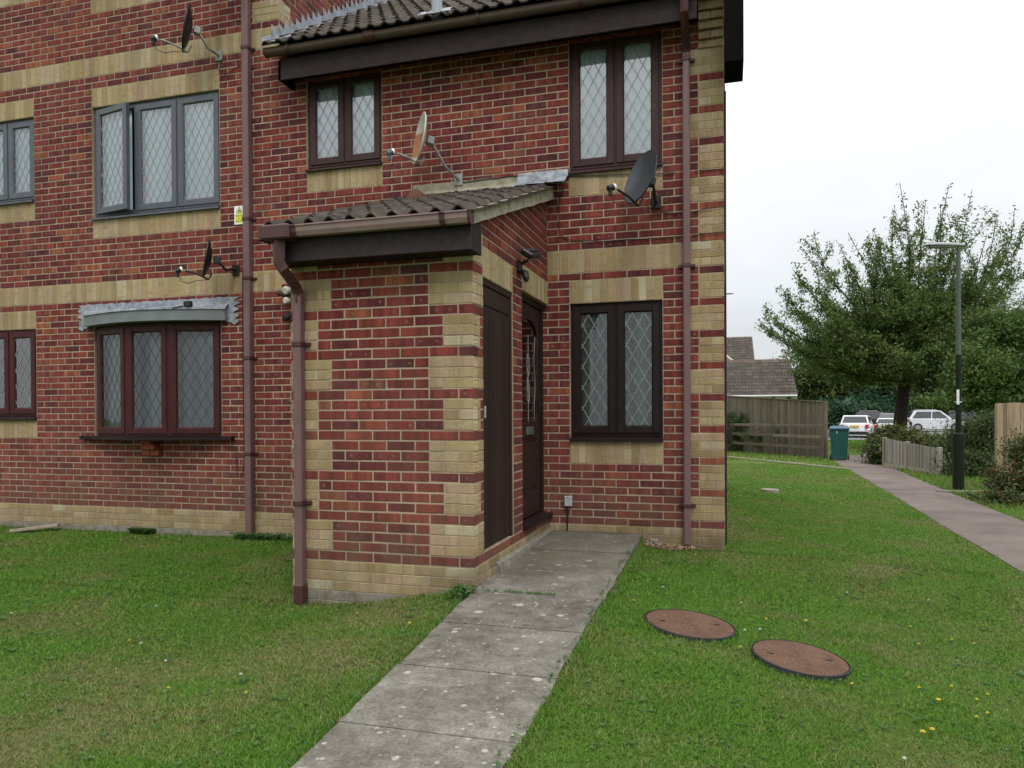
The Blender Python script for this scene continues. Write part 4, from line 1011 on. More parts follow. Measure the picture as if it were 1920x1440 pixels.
# far hills / treeline are things further down
def mat_slab():
    s = NT('lichened_concrete', 0.92, spec=0.2); p = s.pos(); r = rnd_id(s, 2)
    c = s.ramp(s.noise(p, 3.1, 6, 0.65), [(0.3, (0.085, 0.078, 0.064)), (0.5, (0.135, 0.125, 0.104)), (0.72, (0.20, 0.19, 0.162))])
    c = s.scale(c, s.mr(r, 0, 1, .9, 1.1))
    c = s.scale(c, s.mr(s.noise(p, 60, 6, 0.8), 0.3, 0.7, 0.5, 1.5)); c = s.scale(c, s.mr(s.noise(p, 11, 5, 0.7), 0.3, 0.7, 0.72, 1.25))
    # darker blotches and pale lichen rosettes
    vo = s.n('ShaderNodeTexVoronoi'); vo.inputs['Scale'].default_value = 9.5; vo.inputs['Randomness'].default_value = 1; 
    w = s.n('ShaderNodeVectorMath', operation='ADD'); s.l(p, w.inputs[0]); s.l(s.scale(s.n('ShaderNodeTexNoise').outputs['Color'], .0), w.inputs[1]); s.l(w.outputs[0], vo.inputs['Vector'])
    wob = s.mr(s.noise(p, 70, 3, 0.6), 0, 1, -0.16, 0.16)
    d = s.math('ADD', vo.outputs['Distance'], wob); size = s.mr(s.sep(vo.outputs['Color'])[0], 0.55, 1.0, 0.0, 0.28, True)
    li = s.math('MULTIPLY', s.mr(s.math('SUBTRACT', size, d), -.02, .05), s.mr(s.noise(p, 130, 3, .7), .3, .6, .35, 1))
    c = s.mix(s.math('MULTIPLY', li, 0.85), c, (0.42, 0.41, 0.37))
    v2 = s.n('ShaderNodeTexVoronoi'); v2.inputs['Scale'].default_value = 24; s.l(p, v2.inputs['Vector'])
    l2 = s.math('LESS_THAN', s.math('ADD', v2.outputs['Distance'], wob), s.mr(s.sep(v2.outputs['Color'])[1], 0.68, 1.0, 0.0, 0.30))
    c = s.mix(s.math('MULTIPLY', l2, 0.6), c, (0.38, 0.37, 0.33))
    v3 = s.n('ShaderNodeTexVoronoi'); v3.inputs['Scale'].default_value = 7; s.l(s.map(p, (1, 1, 1), (3.3, 1.7, 0)), v3.inputs['Vector'])
    l3 = s.math('LESS_THAN', s.math('ADD', v3.outputs['Distance'], wob), s.mr(s.sep(v3.outputs['Color'])[2], 0.6, 1.0, 0.0, 0.2))
    c = s.mix(s.math('MULTIPLY', l3, 0.5), c, (0.055, 0.05, 0.042))
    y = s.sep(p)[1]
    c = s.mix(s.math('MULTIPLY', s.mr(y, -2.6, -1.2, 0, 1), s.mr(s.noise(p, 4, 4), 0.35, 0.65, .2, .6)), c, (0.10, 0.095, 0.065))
    s.col(c); s.bump(s.noise(p, 120, 4, 0.7), 0.6, 0.004); return s.m
SLAB = mat_slab()
path = link('path', None, None, kind='structure'); path['label'] = 'concrete slab path'
ys = [.0, -.88, -1.60, -2.30, -3.02, -3.72, -4.40, -5.12, -5.84, -6.56, -7.28, -8.0, -8.8]
rr = random.Random(12)
for a, b in zip(ys, ys[1:]):
    mb = MB(); x0, x1 = -1.675 + rr.uniform(-.01, .01), -.765 + rr.uniform(-.012, .012); g = .006; t = rr.uniform(-.003, .003)
    n = 6; top = []; m = 8
    vs = []
    for i in range(n + 1):
        for j in range(m + 1):
            y = (a - g) + (b + g - a + g) * j / m; xl = float(pathx(y)) + x0 + 1.675; x = xl + (x1 - xl) * i / n
            if j in (0, m): x += rr.uniform(-.004, .004)
            if i in (0, n): x += rr.uniform(-.007, .007)
            vs.append((x, y, pathz(y) + t + .002 + (-.004 if i in (0, n) or j in (0, m) else 0)))
    fs = [(i * (m + 1) + j, (i + 1) * (m + 1) + j, (i + 1) * (m + 1) + j + 1, i * (m + 1) + j + 1) for i in range(n) for j in range(m)]
    mb.add(vs, fs)
    ed = [(i * (m + 1)) for i in range(n + 1)] + [n * (m + 1) + j for j in range(1, m + 1)] + [i * (m + 1) + m for i in range(n - 1, -1, -1)] + [j for j in range(m - 1, 0, -1)]
    bv = [vs[k] for k in ed] + [(vs[k][0], vs[k][1], vs[k][2] - .05) for k in ed]; L = len(ed)
    mb.add(bv, [(i, (i + 1) % L, L + (i + 1) % L, L + i) for i in range(L)])
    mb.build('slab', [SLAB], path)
# step edge of concrete along the porch wall foot
st = MB(); st.prism([(-1.69, -.16), (-1.635, -.16), (-1.655, -.068), (-1.69, -.050)], 'y', -1.75, -.001); st.build('path_haunch', [BLOCK], path)
def mat_tarmac(name, a, b):
    s = NT(name, 0.93, spec=0.2); p = s.pos()
    c = s.ramp(s.noise(p, 1.3, 5, 0.6), [(0.3, a), (0.7, b)]); c = s.scale(c, s.mr(s.noise(p, 90, 3, 0.7), 0.3, 0.7, 0.7, 1.3)); s.col(c); s.bump(s.noise(p, 140, 3, .7), .5, .005); return s.m
def ribbon(name, L, Rr, mat, off=.008, label=None, kind='structure', n=14):
    mb = MB(); vs = []
    for (a, b) in zip(L, Rr):
        for k in range(n + 1):
            x = a[0] + (b[0] - a[0]) * k / n; y = a[1] + (b[1] - a[1]) * k / n; vs.append((x, y, float(gz(x, y)) + off + .012 * math.sin(math.pi * k / n)))
    fs = [(i * (n + 1) + k, i * (n + 1) + k + 1, (i + 1) * (n + 1) + k + 1, (i + 1) * (n + 1) + k) for i in range(len(L) - 1) for k in range(n)]
    mb.add(vs, fs, smooth=True); o = mb.build(name, [mat], None, kind=kind)
    if label: o['label'] = label
    return o
def interp(P, n):
    P = np.array(P, float); t = np.linspace(0, len(P) - 1, n); return np.stack([np.interp(t, range(len(P)), P[:, i]) for i in range(2)], -1)
PATHL = [(2.5, -14), (2.62, -2), (2.74, 3), (2.92, 8), (3.05, 13), (3.15, 17), (3.4, 21)]; PATHR = [(3.72, -14), (3.80, -2), (3.86, 3), (4.0, 8), (4.22, 13), (4.5, 17), (4.9, 21)]
TAR = mat_tarmac('pinkish_tarmac', (0.105, 0.083, 0.074), (0.18, 0.148, 0.135))
ribbon('footpath', interp(PATHL, 120), interp(PATHR, 120), TAR, label='pinkish tarmac footpath curving away')
ribbon('side_path', interp([(4.3, 20.5), (5.0, 23), (7.5, 25)], 20), interp([(5.2, 19.5), (6, 21.8), (8.4, 23)], 20), mat_tarmac('grey_tarmac', (.15, .15, .15), (.2, .2, .2)), .014, label='grey side path')
ribbon('road', interp([(2, 36), (60, 47)], 12), interp([(-4, 62), (55, 78)], 12), mat_tarmac('road_tarmac', (.13, .13, .13), (.18, .18, .18)), .01, label='grey car park road')
ed = MB()
for k in range(9):
    a = Vector((-.1, 19.2)).lerp(Vector((3.06, 14.0)), k / 9); b = Vector((-.1, 19.2)).lerp(Vector((3.06, 14.0)), (k + 1) / 9)
    d = (b - a).normalized(); nrm = Vector((-d.y, d.x)) * .04; z = -.41
    ed = MB(); ed.add([(*(a - nrm), z), (*(b - d * .01 - nrm), z), (*(b - d * .01 + nrm), z), (*(a + nrm), z), (*(a - nrm), z + .035), (*(b - d * .01 - nrm), z + .035), (*(b - d * .01 + nrm), z + .035), (*(a + nrm), z + .035)], [(4, 5, 6, 7), (0, 1, 5, 4), (1, 2, 6, 5), (2, 3, 7, 6), (3, 0, 4, 7)])
    if k == 0: edging = link('path_edging', None, None, kind='structure'); edging['label'] = 'pale concrete edging strip across the lawn'
    ed.build('edging_block', [mat_simple('pale_edging', (.3, .28, .22), .9, .2)] if k == 0 else [bpy.data.materials['pale_edging']], edging)

# ------------------------------------------------------------------ grass
def quick_mesh(name, V, F, mats, bid=None, fn=3, smooth=False):
    me = bpy.data.meshes.new(name); me.vertices.add(len(V)); me.vertices.foreach_set('co', np.asarray(V, np.float32).ravel())
    me.loops.add(F.size); me.polygons.add(len(F)); me.loops.foreach_set('vertex_index', F.astype(np.int32).ravel()); me.polygons.foreach_set('loop_start', np.arange(0, F.size, fn, dtype=np.int32))
    if smooth: me.polygons.foreach_set('use_smooth', np.ones(len(F), bool))
    for m in mats: me.materials.append(m)
    if bid is not None:
        at = me.attributes.new('bid', 'FLOAT', 'FACE'); at.data.foreach_set('value', np.asarray(bid, np.float32))
    me.update(); return me
def allowed(x, y):
    ok = ~((x > pathx(y) + .012 + .012 * np.sin(y * 31)) & (x < -.778 + .010 * np.sin(y * 27 + 2)) & (y < 0) & (y > -9))
    ok &= ~((y > -.02) & (x < .01) & (y < 7.5)); ok &= ~((x > PX0 - .01) & (x < PX1 + .01) & (y > PY - .01))
    for cx, cy, r in MAN: ok &= (x - cx) ** 2 + (y - cy) ** 2 > (r * 1.0) ** 2
    lx = np.interp(y, [q[1] for q in PATHL], [q[0] for q in PATHL]); rx = np.interp(y, [q[1] for q in PATHR], [q[0] for q in PATHR])
    e = .03 * np.sin(y * 9) + .02 * np.sin(y * 23 + 1)
    ok &= ~((x > lx + e) & (x < rx - e))
    return ok
MAN = [(-.195, -2.53, .275), (.415, -2.80, .262)]
def vnoise(x, y, sc, seed=0):
    return np.array([mnoise.noise(Vector((a * sc + seed, b * sc, seed * 1.7))) for a, b in zip(x, y)])
gnx, gny = np.meshgrid(np.linspace(-12, 8, 161), np.linspace(-8, 24, 257), indexing='ij')
NG = vnoise(gnx.ravel(), gny.ravel(), 2.2, 3).reshape(gnx.shape)
def ng(x, y):
    i = np.clip(((x + 12) / 20 * 160).astype(int), 0, 160); j = np.clip(((y + 8) / 32 * 256).astype(int), 0, 256); return NG[i, j]
cf = np.array([CAMP.x, CAMP.y]); fwd = np.array([fw.x, fw.y]); rgt = np.array([rt.x, rt.y])
def sample(d0, d1, dens, edge=.06):
    # frustum slab in depth d0..d1
    area = (d1 ** 2 - d0 ** 2) / 2 * (1.42 + edge * 2)
    n = int(area * dens); d = np.sqrt(RNG.uniform(d0 ** 2, d1 ** 2, n)); t = RNG.uniform(-.71 - edge, .71 + edge, n)
    P = cf + d[:, None] * (fwd + t[:, None] * rgt); ok = allowed(P[:, 0], P[:, 1]); return P[ok], d[ok]
Vs, Fs, Bs = [], [], []; nb = 0
for d0, d1, dens, wd, ht in ((2.3, 3.6, 26000, .0030, .017), (3.6, 5.2, 17000, .0038, .017), (5.2, 7.6, 9500, .0050, .018), (7.6, 12, 5200, .0065, .020), (12, 22, 2300, .011, .024)):
    P, d = sample(d0, d1, dens); n = len(P)
    hn = ng(P[:, 0], P[:, 1]); h = ht * RNG.uniform(.45, 1.3, n) * (1 + .5 * hn); ang = RNG.uniform(0, 2 * np.pi, n)
    lean = RNG.uniform(.3, 2.2, n) * h; wv = wd * RNG.uniform(.6, 1.4, n)
    # longer tufts against walls and the slab edges
    nearw = (np.abs(P[:, 0] - pathx(P[:, 1]) + .03) < .06) | (np.abs(P[:, 0] + .72) < .06) | ((P[:, 1] > -.07) & (P[:, 1] < .0)) | ((P[:, 1] > PY - .08) & (P[:, 1] < PY) & (P[:, 0] < PX1))
    for cx, cy, r in MAN: nearw |= np.abs(np.hypot(P[:, 0] - cx, P[:, 1] - cy) - r) < .04
    h = np.where(nearw, h * 1.7, h)
    z = gz(P[:, 0], P[:, 1]) - .004
    bx, by = np.cos(ang + 1.57) * wv, np.sin(ang + 1.57) * wv
    a = np.stack([P[:, 0] - bx, P[:, 1] - by, z], -1); b = np.stack([P[:, 0] + bx, P[:, 1] + by, z], -1); c = np.stack([P[:, 0] + np.cos(ang) * lean, P[:, 1] + np.sin(ang) * lean, z + h], -1)
    Vs.append(np.stack([a, b, c], 1).reshape(-1, 3)); Fs.append(np.arange(nb, nb + 3 * n).reshape(-1, 3)); Bs.append(RNG.uniform(0, 1, n)); nb += 3 * n
def mat_grass():
    s = NT('grass_blades', 0.6, spec=0.2); p = s.pos(); f = patch_nodes(s, p); a = s.n('ShaderNodeAttribute', attribute_name='bid').outputs['Fac']
    g = s.ramp(a, [(0, (0.052, 0.135, 0.012)), (0.4, (0.088, 0.203, 0.019)), (0.8, (0.132, 0.26, 0.030)), (1, (0.185, 0.30, 0.06))])
    dry = s.ramp(a, [(0, (0.10, 0.135, 0.03)), (0.45, (0.155, 0.185, 0.045)), (0.78, (0.24, 0.23, 0.09)), (1, (0.34, 0.30, 0.17))])
    k = s.math('ADD', s.mr(f, 0.44, 0.62, -.05, .95), s.mr(s.noise(p, 14, 3, .6), .35, .65, -.28, .28)); 
    c = s.mix(s.math('MINIMUM', s.math('MAXIMUM', k, 0.0), 1.0), g, dry); s.col(c)
    tb = s.n('ShaderNodeBsdfTranslucent'); s.l(c, tb.inputs[0]); mx = s.n('ShaderNodeMixShader'); mx.inputs[0].default_value = .42
    s.l(s.b.outputs[0], mx.inputs[1]); s.l(tb.outputs[0], mx.inputs[2]); s.l(mx.outputs[0], s.out.inputs[0]); return s.m
link('grass', quick_mesh('grass', np.concatenate(Vs), np.concatenate(Fs), [mat_grass()], np.concatenate(Bs)), None, kind='stuff', label='short mown grass with dry patches', cat='grass')
# flat weeds and clover leaves among the grass
def rosettes(n, name, mat, sz, seed, lab, zone=None):
    r = np.random.default_rng(seed); V, F, Bd = [], [], []; k = 0
    P, d = sample(2.5, 7.5, n); 
    for (x, y), dd in zip(P, d):
        m = r.integers(4, 9); z = float(gz(x, y)); S = sz * r.uniform(.5, 1.4); a0 = r.uniform(0, 6.28); bb = r.uniform(0, 1)
        for q in range(m):
            a = a0 + q * 6.28 / m + r.uniform(-.3, .3); L = S * r.uniform(.6, 1.1); w = L * .22; u = np.array([np.cos(a), np.sin(a)]); t = np.array([-u[1], u[0]]); lf = r.uniform(.1, .5) * L
            V += [(x, y, z + .008), (x + u[0] * L * .55 + t[0] * w, y + u[1] * L * .55 + t[1] * w, z + .012 + lf * .7), (x + u[0] * L, y + u[1] * L, z + .012 + lf * .6), (x + u[0] * L * .55 - t[0] * w, y + u[1] * L * .55 - t[1] * w, z + .012 + lf * .7)]
            F.append((k, k + 1, k + 2, k + 3)); k += 4; Bd.append(bb)
    link(name, quick_mesh(name, np.array(V), np.array(F), [mat], Bd, 4), None, kind='stuff', label=lab, cat='weeds')
rosettes(3, 'lawn_weeds', mat_leaf('weed_leaf', [(.03, .085, .02), (.055, .13, .03), (.08, .16, .05)]), .032, 5, 'flat broad-leaved weeds in the lawn')
rosettes(120, 'clover', mat_leaf('clover_leaf', [(.03, .08, .018), (.05, .12, .03), (.09, .16, .06)]), .014, 6, 'small clover leaves in the lawn')
# ================================================================== FIXTURES ON THE WALLS
def dish(name, label, ctr, wall, h=.47, w=.42, face=None, back=None, lnbmat=None, armmat=None, n=(-.78, -.60, .16), group='satellite dishes on the walls', loop=True, arm=.36):
    t = thing(name, label, 'satellite dish', ctr, group)
    n = Vector(n).normalized(); r = Vector((0, 0, 1)).cross(n).normalized(); u = n.cross(r).normalized()
    T = lambda a, b, c: r * a + u * b + n * c
    mb = MB(); N, K = 28, 6; vs = [T(0, 0, 0)]; 
    for k in range(1, K + 1):
        q = k / K
        for i in range(N):
            a = 2 * math.pi * i / N; vs.append(T(math.cos(a) * w / 2 * q, math.sin(a) * h / 2 * q, .055 * q * q))
    fs = [(0, 1 + i, 1 + (i + 1) % N) for i in range(N)]
    for k in range(K - 1):
        for i in range(N): a = 1 + k * N; fs.append((a + i, a + N + i, a + N + (i + 1) % N, a + (i + 1) % N))
    mb.add(vs, fs, 0, smooth=True)
    vb = [v - n * .008 for v in vs]; mb.add(vb, [f[::-1] for f in fs], 1, smooth=True)
    o = 1 + (K - 1) * N; rim = [vs[o + i] for i in range(N)] + [vs[o + i] * 1.0 + (vs[o + i]).normalized() * .009 - n * .004 for i in range(N)] + [vs[o + i] - n * .014 for i in range(N)]
    mb.add(rim, [(i, (i + 1) % N, N + (i + 1) % N, N + i) for i in range(N)] + [(N + i, N + (i + 1) % N, 2 * N + (i + 1) % N, 2 * N + i) for i in range(N)], 1, smooth=True)
    mb.build('reflector', [face, back], t)
    a0 = T(0, -h / 2 + .02, .03); a1 = T(0, -h / 2 + .0, .0); tip = T(0, -h * .42, arm)
    am = MB(); am.tube([T(0, -h * .35, -.03), a1 - n * .01 + u * -.008, T(0, -h / 2 + .03, .12), tip - n * .05], .011, 6); am.build('feed_arm', [armmat or back], t)
    lb = MB(); d = (T(0, 0, 0) - tip).normalized()
    lb.tube([tip + d * .0, tip - d * .055], [.030, .026], 10); lb.tube([tip + d * -.03, tip - d * .03 - Vector((0, 0, .07))], [.022, .016], 8); l = lb.build('lnb', [lnbmat or BLACK], t)
    cp = MB(); cp.tube([tip + d * .022, tip + d * .0], [.029, .031], 12); cp.build('lnb_cap', [WHITE], l)
    wl = Vector(wall) - Vector(ctr)
    bk = MB(); b0 = T(0, 0, -.015); bk.bbox(-.04, .04, -.035, .035, -.035, .045, .008, 0, 0, Matrix.Translation(b0 - n * .05) @ Matrix((r, n, u)).transposed().to_4x4())
    e = wl + Vector((0, -.08, .0)); bk.tube([b0 - n * .06, b0 - n * .09 - Vector((0, 0, .04)), (b0 - n * .09 + e) / 2 - Vector((0, 0, .06)), e, wl], .014, 8)
    bk.bbox(wl.x - .045, wl.x + .045, wl.y - .018, wl.y - .003, wl.z - .06, wl.z + .06, .004); bk.build('bracket', [armmat or back], t)
    if loop:
        p = tip - Vector((0, 0, .07)); cb = MB(); q = a1 + Vector((0, 0, -.01))
        cb.tube([p, p - Vector((.0, 0, .05)), p * .75 + q * .25 - Vector((0, 0, .07)), p * .45 + q * .55 - Vector((0, 0, .03)), q], .004, 5); cb.build('cable', [BLACK], t)
    return t
def mat_rust():
    s = NT('rusty_white_enamel', 0.6, spec=0.3); p = s.n('ShaderNodeTexCoord').outputs['Object']
    nn = s.noise(p, 7, 5, .65); z = s.sep(p)[2]; y = s.sep(p)[1]
    k = s.math('ADD', s.mr(nn, .3, .7, -.35, .35), s.mr(s.math('ABSOLUTE', s.math('ADD', z, .02)), .05, .17, 1, 0))
    k = s.math('MULTIPLY', k, s.mr(y, -.14, -.02, .25, 1.25))
    c = s.mix(s.mr(k, .3, .62), (.42, .40, .33), (.30, .125, .055)); c = s.mix(s.mr(s.noise(p, 30, 3), .6, .75, 0, .5), c, (.16, .06, .03)); s.col(c); return s.m
DGREY = mat_simple('dark_grey_mesh', (.045, .052, .058), .38, .15, 30, .2, .5)
dish('satellite_dish', 'rusty cream satellite dish on the upper brick wall above the porch', (-2.86, -.34, 3.82), (-2.62, 0, 3.50), .50, .42, mat_rust(), mat_simple('dirty_white_enamel', (.5, .52, .52), .5, .2, 20), mat_simple('blue_grey_lnb', (.06, .08, .10), .5, .2), GALV, arm=.29)
dish('satellite_dish', 'large dark grey satellite dish below the right upper window', (-.69, -.34, 3.225), (-.62, 0, 3.1), .50, .46, DGREY, BLACK, n=(-.72, -.62, .30), arm=.29)
dish('satellite_dish', 'black satellite dish seen edge on above the bow window', (-5.40, -.30, 2.80), (-5.30, 0, 2.73), .43, .38, DGREY, BLACK, arm=.28)
dish('satellite_dish', 'black satellite dish above the grey open window', (-5.62, -.32, 5.33), (-5.50, 0, 5.17), .50, .42, DGREY, BLACK, armmat=GALV, arm=.32)
dish('satellite_dish', 'black satellite dish at the top edge, mostly out of frame', (-5.33, -.30, 5.98), (-5.02, 0, 5.82), .46, .40, DGREY, BLACK)
# cables
def cable(label, pts, r=.0045, mat=None):
    P = [Vector(p) for p in pts]; Q = []
    for a, b in zip(P, P[1:]):
        n = max(2, int((b - a).length / .12))
        for k in range(n): Q.append(a.lerp(b, k / n) + Vector((0, -.002, random.uniform(-.004, .004))))
    Q.append(P[-1]); mb = MB(); mb.tube(Q, r, 5); o = mb.build('cable', [mat or BLACK], None); o['label'] = label; o['category'] = 'cable'; o['group'] = 'black cables clipped to the brickwork'; return o
cable('black cable running right from the rusty dish to the corner', [(-2.6, -.01, 3.47), (-2.05, -.01, 3.485), (-1.4, -.01, 3.425), (-.57, -.01, 3.37), (-.44, -.01, 3.365)])
cable('short black cable across the quoin level with the window sill', [(-.26, -.01, 3.36), (-.002, -.01, 3.36)])
cable('black cable from the large grey dish towards the corner', [(-.70, -.02, 3.07), (-.64, -.01, 3.0), (-.45, -.01, 2.985), (-.385, -.01, 2.99)])
cable('black cable crossing the quoin below the large grey dish', [(-.285, -.01, 2.985), (-.14, -.01, 3.0), (-.002, -.01, 3.01), (.012, .02, 3.0), (.016, .03, 2.85)])
cable('black cable dropping beside the porch roof end and along under the dish', [(-1.52, -.02, 3.30), (-1.565, -.01, 3.2), (-1.565, -.01, 2.86), (-1.44, -.01, 2.795), (-1.13, -.01, 2.765), (-.6, -.01, 2.76), (-.385, -.01, 2.76)])
cable('black cable across the quoin above the buff band', [(-.285, -.01, 2.762), (-.0, -.01, 2.772), (.012, .01, 2.77), (.014, .02, 2.6)])
cable('black cable hanging down beside the left rainwater pipe', [(-5.17, -.06, 2.70), (-5.21, -.012, 2.60), (-5.215, -.012, 1.8), (-5.21, -.012, .55), (-5.23, -.012, .42), (-5.30, -.012, .43), (-5.31, -.012, .62)])
cable('black cable looping from the upper left dish to the pipe', [(-5.42, -.05, 5.12), (-5.50, -.012, 5.00), (-5.45, -.012, 4.93), (-5.30, -.012, 4.99), (-5.15, -.012, 5.05), (-5.05, -.012, 4.97)])
cable('coiled black cable hanging at the top beside the left pipe', [(-5.30, -.02, 5.78), (-5.32, -.02, 5.62), (-5.26, -.02, 5.50), (-5.17, -.02, 5.52), (-5.16, -.02, 5.62), (-5.2, -.02, 5.75)])
cable('dark line added down the gable just behind the house corner, standing in for a shadow', [(.016, .06, 4.1), (.014, .05, 2.6), (.016, .06, 1.2), (.014, .06, -.15)], .009)  # added black tube standing in for the dark shadow line at the corner
# warning sign
sg = thing('warning_sign', 'white and yellow CCTV warning sign on the bricks by the left pipe', 'sign', (-5.245, -.012, 3.345))
mb = MB(); mb.bbox(-.068, .068, -.003, .004, -.105, .105, .003); mb.build('sign_plate', [mat_simple('white_sign', (.75, .75, .73), .4, .03)], sg)
YEL = mat_simple('yellow_sign_print', (.62, .62, .04), .4, .06); SBL = mat_simple('black_sign_print', (.02, .02, .02), .5, .05)
mb = MB(); mb.box(-.052, .052, -.0045, -.0028, -.085, .012); mb.build('yellow_panel', [YEL], sg)
mb = MB(); mb.prism([(-.040, .022), (.040, .022), (0, .096)], 'y', -.0045, -.003); mb.build('triangle', [SBL], sg)
mb = MB(); mb.prism([(-.030, .027), (.030, .027), (0, .084)], 'y', -.0056, -.0044); mb.build('triangle_field', [YEL], sg)
mb = MB(); mb.box(-.014, .010, -.0068, -.0055, .042, .054); mb.box(.010, .016, -.0068, -.0055, .045, .051); mb.box(-.004, .0, -.0068, -.0055, .031, .042); mb.build('camera_symbol', [SBL], sg)
def text(parent, body, size, loc, rot, mat, name='lettering'):
    cu = bpy.data.curves.new('t', 'FONT'); cu.body = body; cu.size = size; cu.align_x = 'CENTER'; cu.align_y = 'CENTER'; cu.extrude = .0004
    to = bpy.data.objects.new('t', cu); COL.objects.link(to); bpy.context.view_layer.update()
    me = bpy.data.meshes.new_from_object(to.evaluated_get(bpy.context.evaluated_depsgraph_get())); bpy.data.objects.remove(to); me.materials.clear(); me.materials.append(mat)
    o = link(name, me, parent, loc, rot); return o
for t_, z_, s_ in (('CCTV', -.010, .033), ('IN', -.041, .024), ('OPERATION', -.069, .0175)): text(sg, t_, s_, (0, -.0052, z_), (R(90), 0, 0), SBL)
# security flood light on the pier between the doors
fl = thing('security_light', 'black flood light with motion sensor between the two porch doors', 'security light', (PX1 + .0, -1.08, 2.40))
mb = MB(); mb.bbox(.0, .03, -.045, .045, -.10, .0, .006); mb.tube([(.03, 0, -.03), (.09, 0, .0)], .014, 8); mb.build('mount', [BLACK], fl)
Ml = Matrix.Translation((.12, -.01, .05)) @ Matrix.Scale(1.25, 4) @ Matrix.Rotation(R(32), 4, 'Y') @ Matrix.Rotation(R(14), 4, 'X')
mb = MB(); mb.bbox(-.05, .045, -.085, .085, -.022, .022, .010, 0, 0, Ml); mb.bbox(.0, .02, -.07, .07, .022, .036, .004, 0, 0, Ml); mb.build('lamp_head', [BLACK], fl)
mb = MB(); mb.bbox(-.040, .035, -.07, .07, -.026, -.021, .002, 0, 0, Ml); mb.build('lamp_glass', [mat_simple('lamp_glass', (.3, .32, .33), .2, .1)], fl)
mb = MB(); mb.tube([(.03, .0, -.09), (.065, -.01, -.115), (.075, -.012, -.16)], [.02, .032, .028], 10); mb.tube([(.075, -.012, -.16), (.08, -.014, -.185)], [.026, .015], 10, 0); mb.build('motion_sensor', [BLACK], fl)
# lights just left of the porch edge
l2 = thing('twin_spot_light', 'brown and white twin spot light peeping out left of the porch', 'security light', (-4.60, -.02, 2.40))
mb = MB(); mb.bbox(-.04, .06, -.03, .0, -.06, .05, .008); mb.tube([(-.03, -.03, .0), (-.10, -.07, .035)], [.026, .034], 10); mb.build('mount', [mat_simple('brown_light_body', (.06, .025, .02), .5, .2)], l2)
mb = MB(); mb.tube([(.0, -.03, .055), (.005, -.08, .05), (.005, -.10, .045)], [.038, .048, .03], 12); mb.build('lamp_head', [mat_simple('aged_white', (.45, .44, .40), .5, .15, 30)], l2)
mb = MB(); mb.tube([(.0, -.02, -.055), (-.005, -.07, -.06), (-.005, -.09, -.063)], [.03, .042, .026], 12); mb.build('lamp_head', [bpy.data.materials['aged_white']], l2)
l3 = thing('wall_camera', 'small black wall camera left of the porch edge', 'camera', (-4.57, -.02, 2.17))
mb = MB(); mb.tube([(0, 0, .03), (-.02, -.05, .0), (-.03, -.10, -.035)], [.03, .035, .035], 10); mb.build('camera_body', [BLACK], l3)
mb = MB(); mb.tube([(0, 0, .03), (0, .018, .05)], .02, 8); mb.tube([(-.03, -.10, -.035), (-.033, -.115, -.043)], [.02, .018], 10); mb.build('camera_mount', [BLACK], l3)
spk = thing('wall_spike', 'short dark metal spike on the buff band beside the porch outlet', 'bracket', (-4.66, 0, 2.66)); mb = MB(); mb.tube([(0, 0, 0), (.01, -.06, .0), (.07, -.08, -.01)], .007, 6); mb.tube([(.0, -.003, .0), (.0, .005, .0)], .018, 8); mb.build('spike', [GALV], spk)
sp2 = thing('wall_hook', 'thin black rod sticking out of the house corner', 'bracket', (.0, .02, 2.20)); mb = MB(); mb.tube([(0, 0, 0), (.07, 0, .002)], .006, 6); mb.tube([(.068, 0, 0), (.085, 0, .003)], .0045, 6); mb.build('rod', [BLACK], sp2)
# junction box
jb = thing('junction_box', 'small pale grey junction box low on the wall with a cable below', 'junction box', (-1.482, 0, .228))
mb = MB(); mb.bbox(-.037, .037, -.038, -.0, -.05, .05, .005); mb.build('box', [mat_simple('grey_box', (.36, .38, .38), .5, .08)], jb); mb = MB(); mb.tube([(.0, -.036, .035), (0, -.041, .035)], .007, 8); mb.tube([(-.01, -.02, -.05), (-.01, -.018, -.30)], .008, 6); mb.build('cable', [BLACK], jb); mb = MB(); mb.bbox(-.033, .033, -.041, -.038, -.046, .046, .002); mb.build('lid', [bpy.data.materials['grey_box']], jb)
# mortar daub + pipe stub low left of the porch
db = thing('mortar_patch', 'grey mortar patches on the bricks left of the porch edge', 'mortar patch', (-4.55, -.004, 1.25))
for x, z, w, h in ((0, 0, .07, .035), (.05, -.12, .05, .05)):
    rr = random.Random(int(z * 50)); mb = MB(); pl = [(x + w * math.cos(a) * rr.uniform(.75, 1.2), z + h * math.sin(a) * rr.uniform(.7, 1.2)) for a in [i * .63 for i in range(10)]]; mb.prism(pl, 'y', -.008, .004); mb.build('patch', [BLOCK], db)
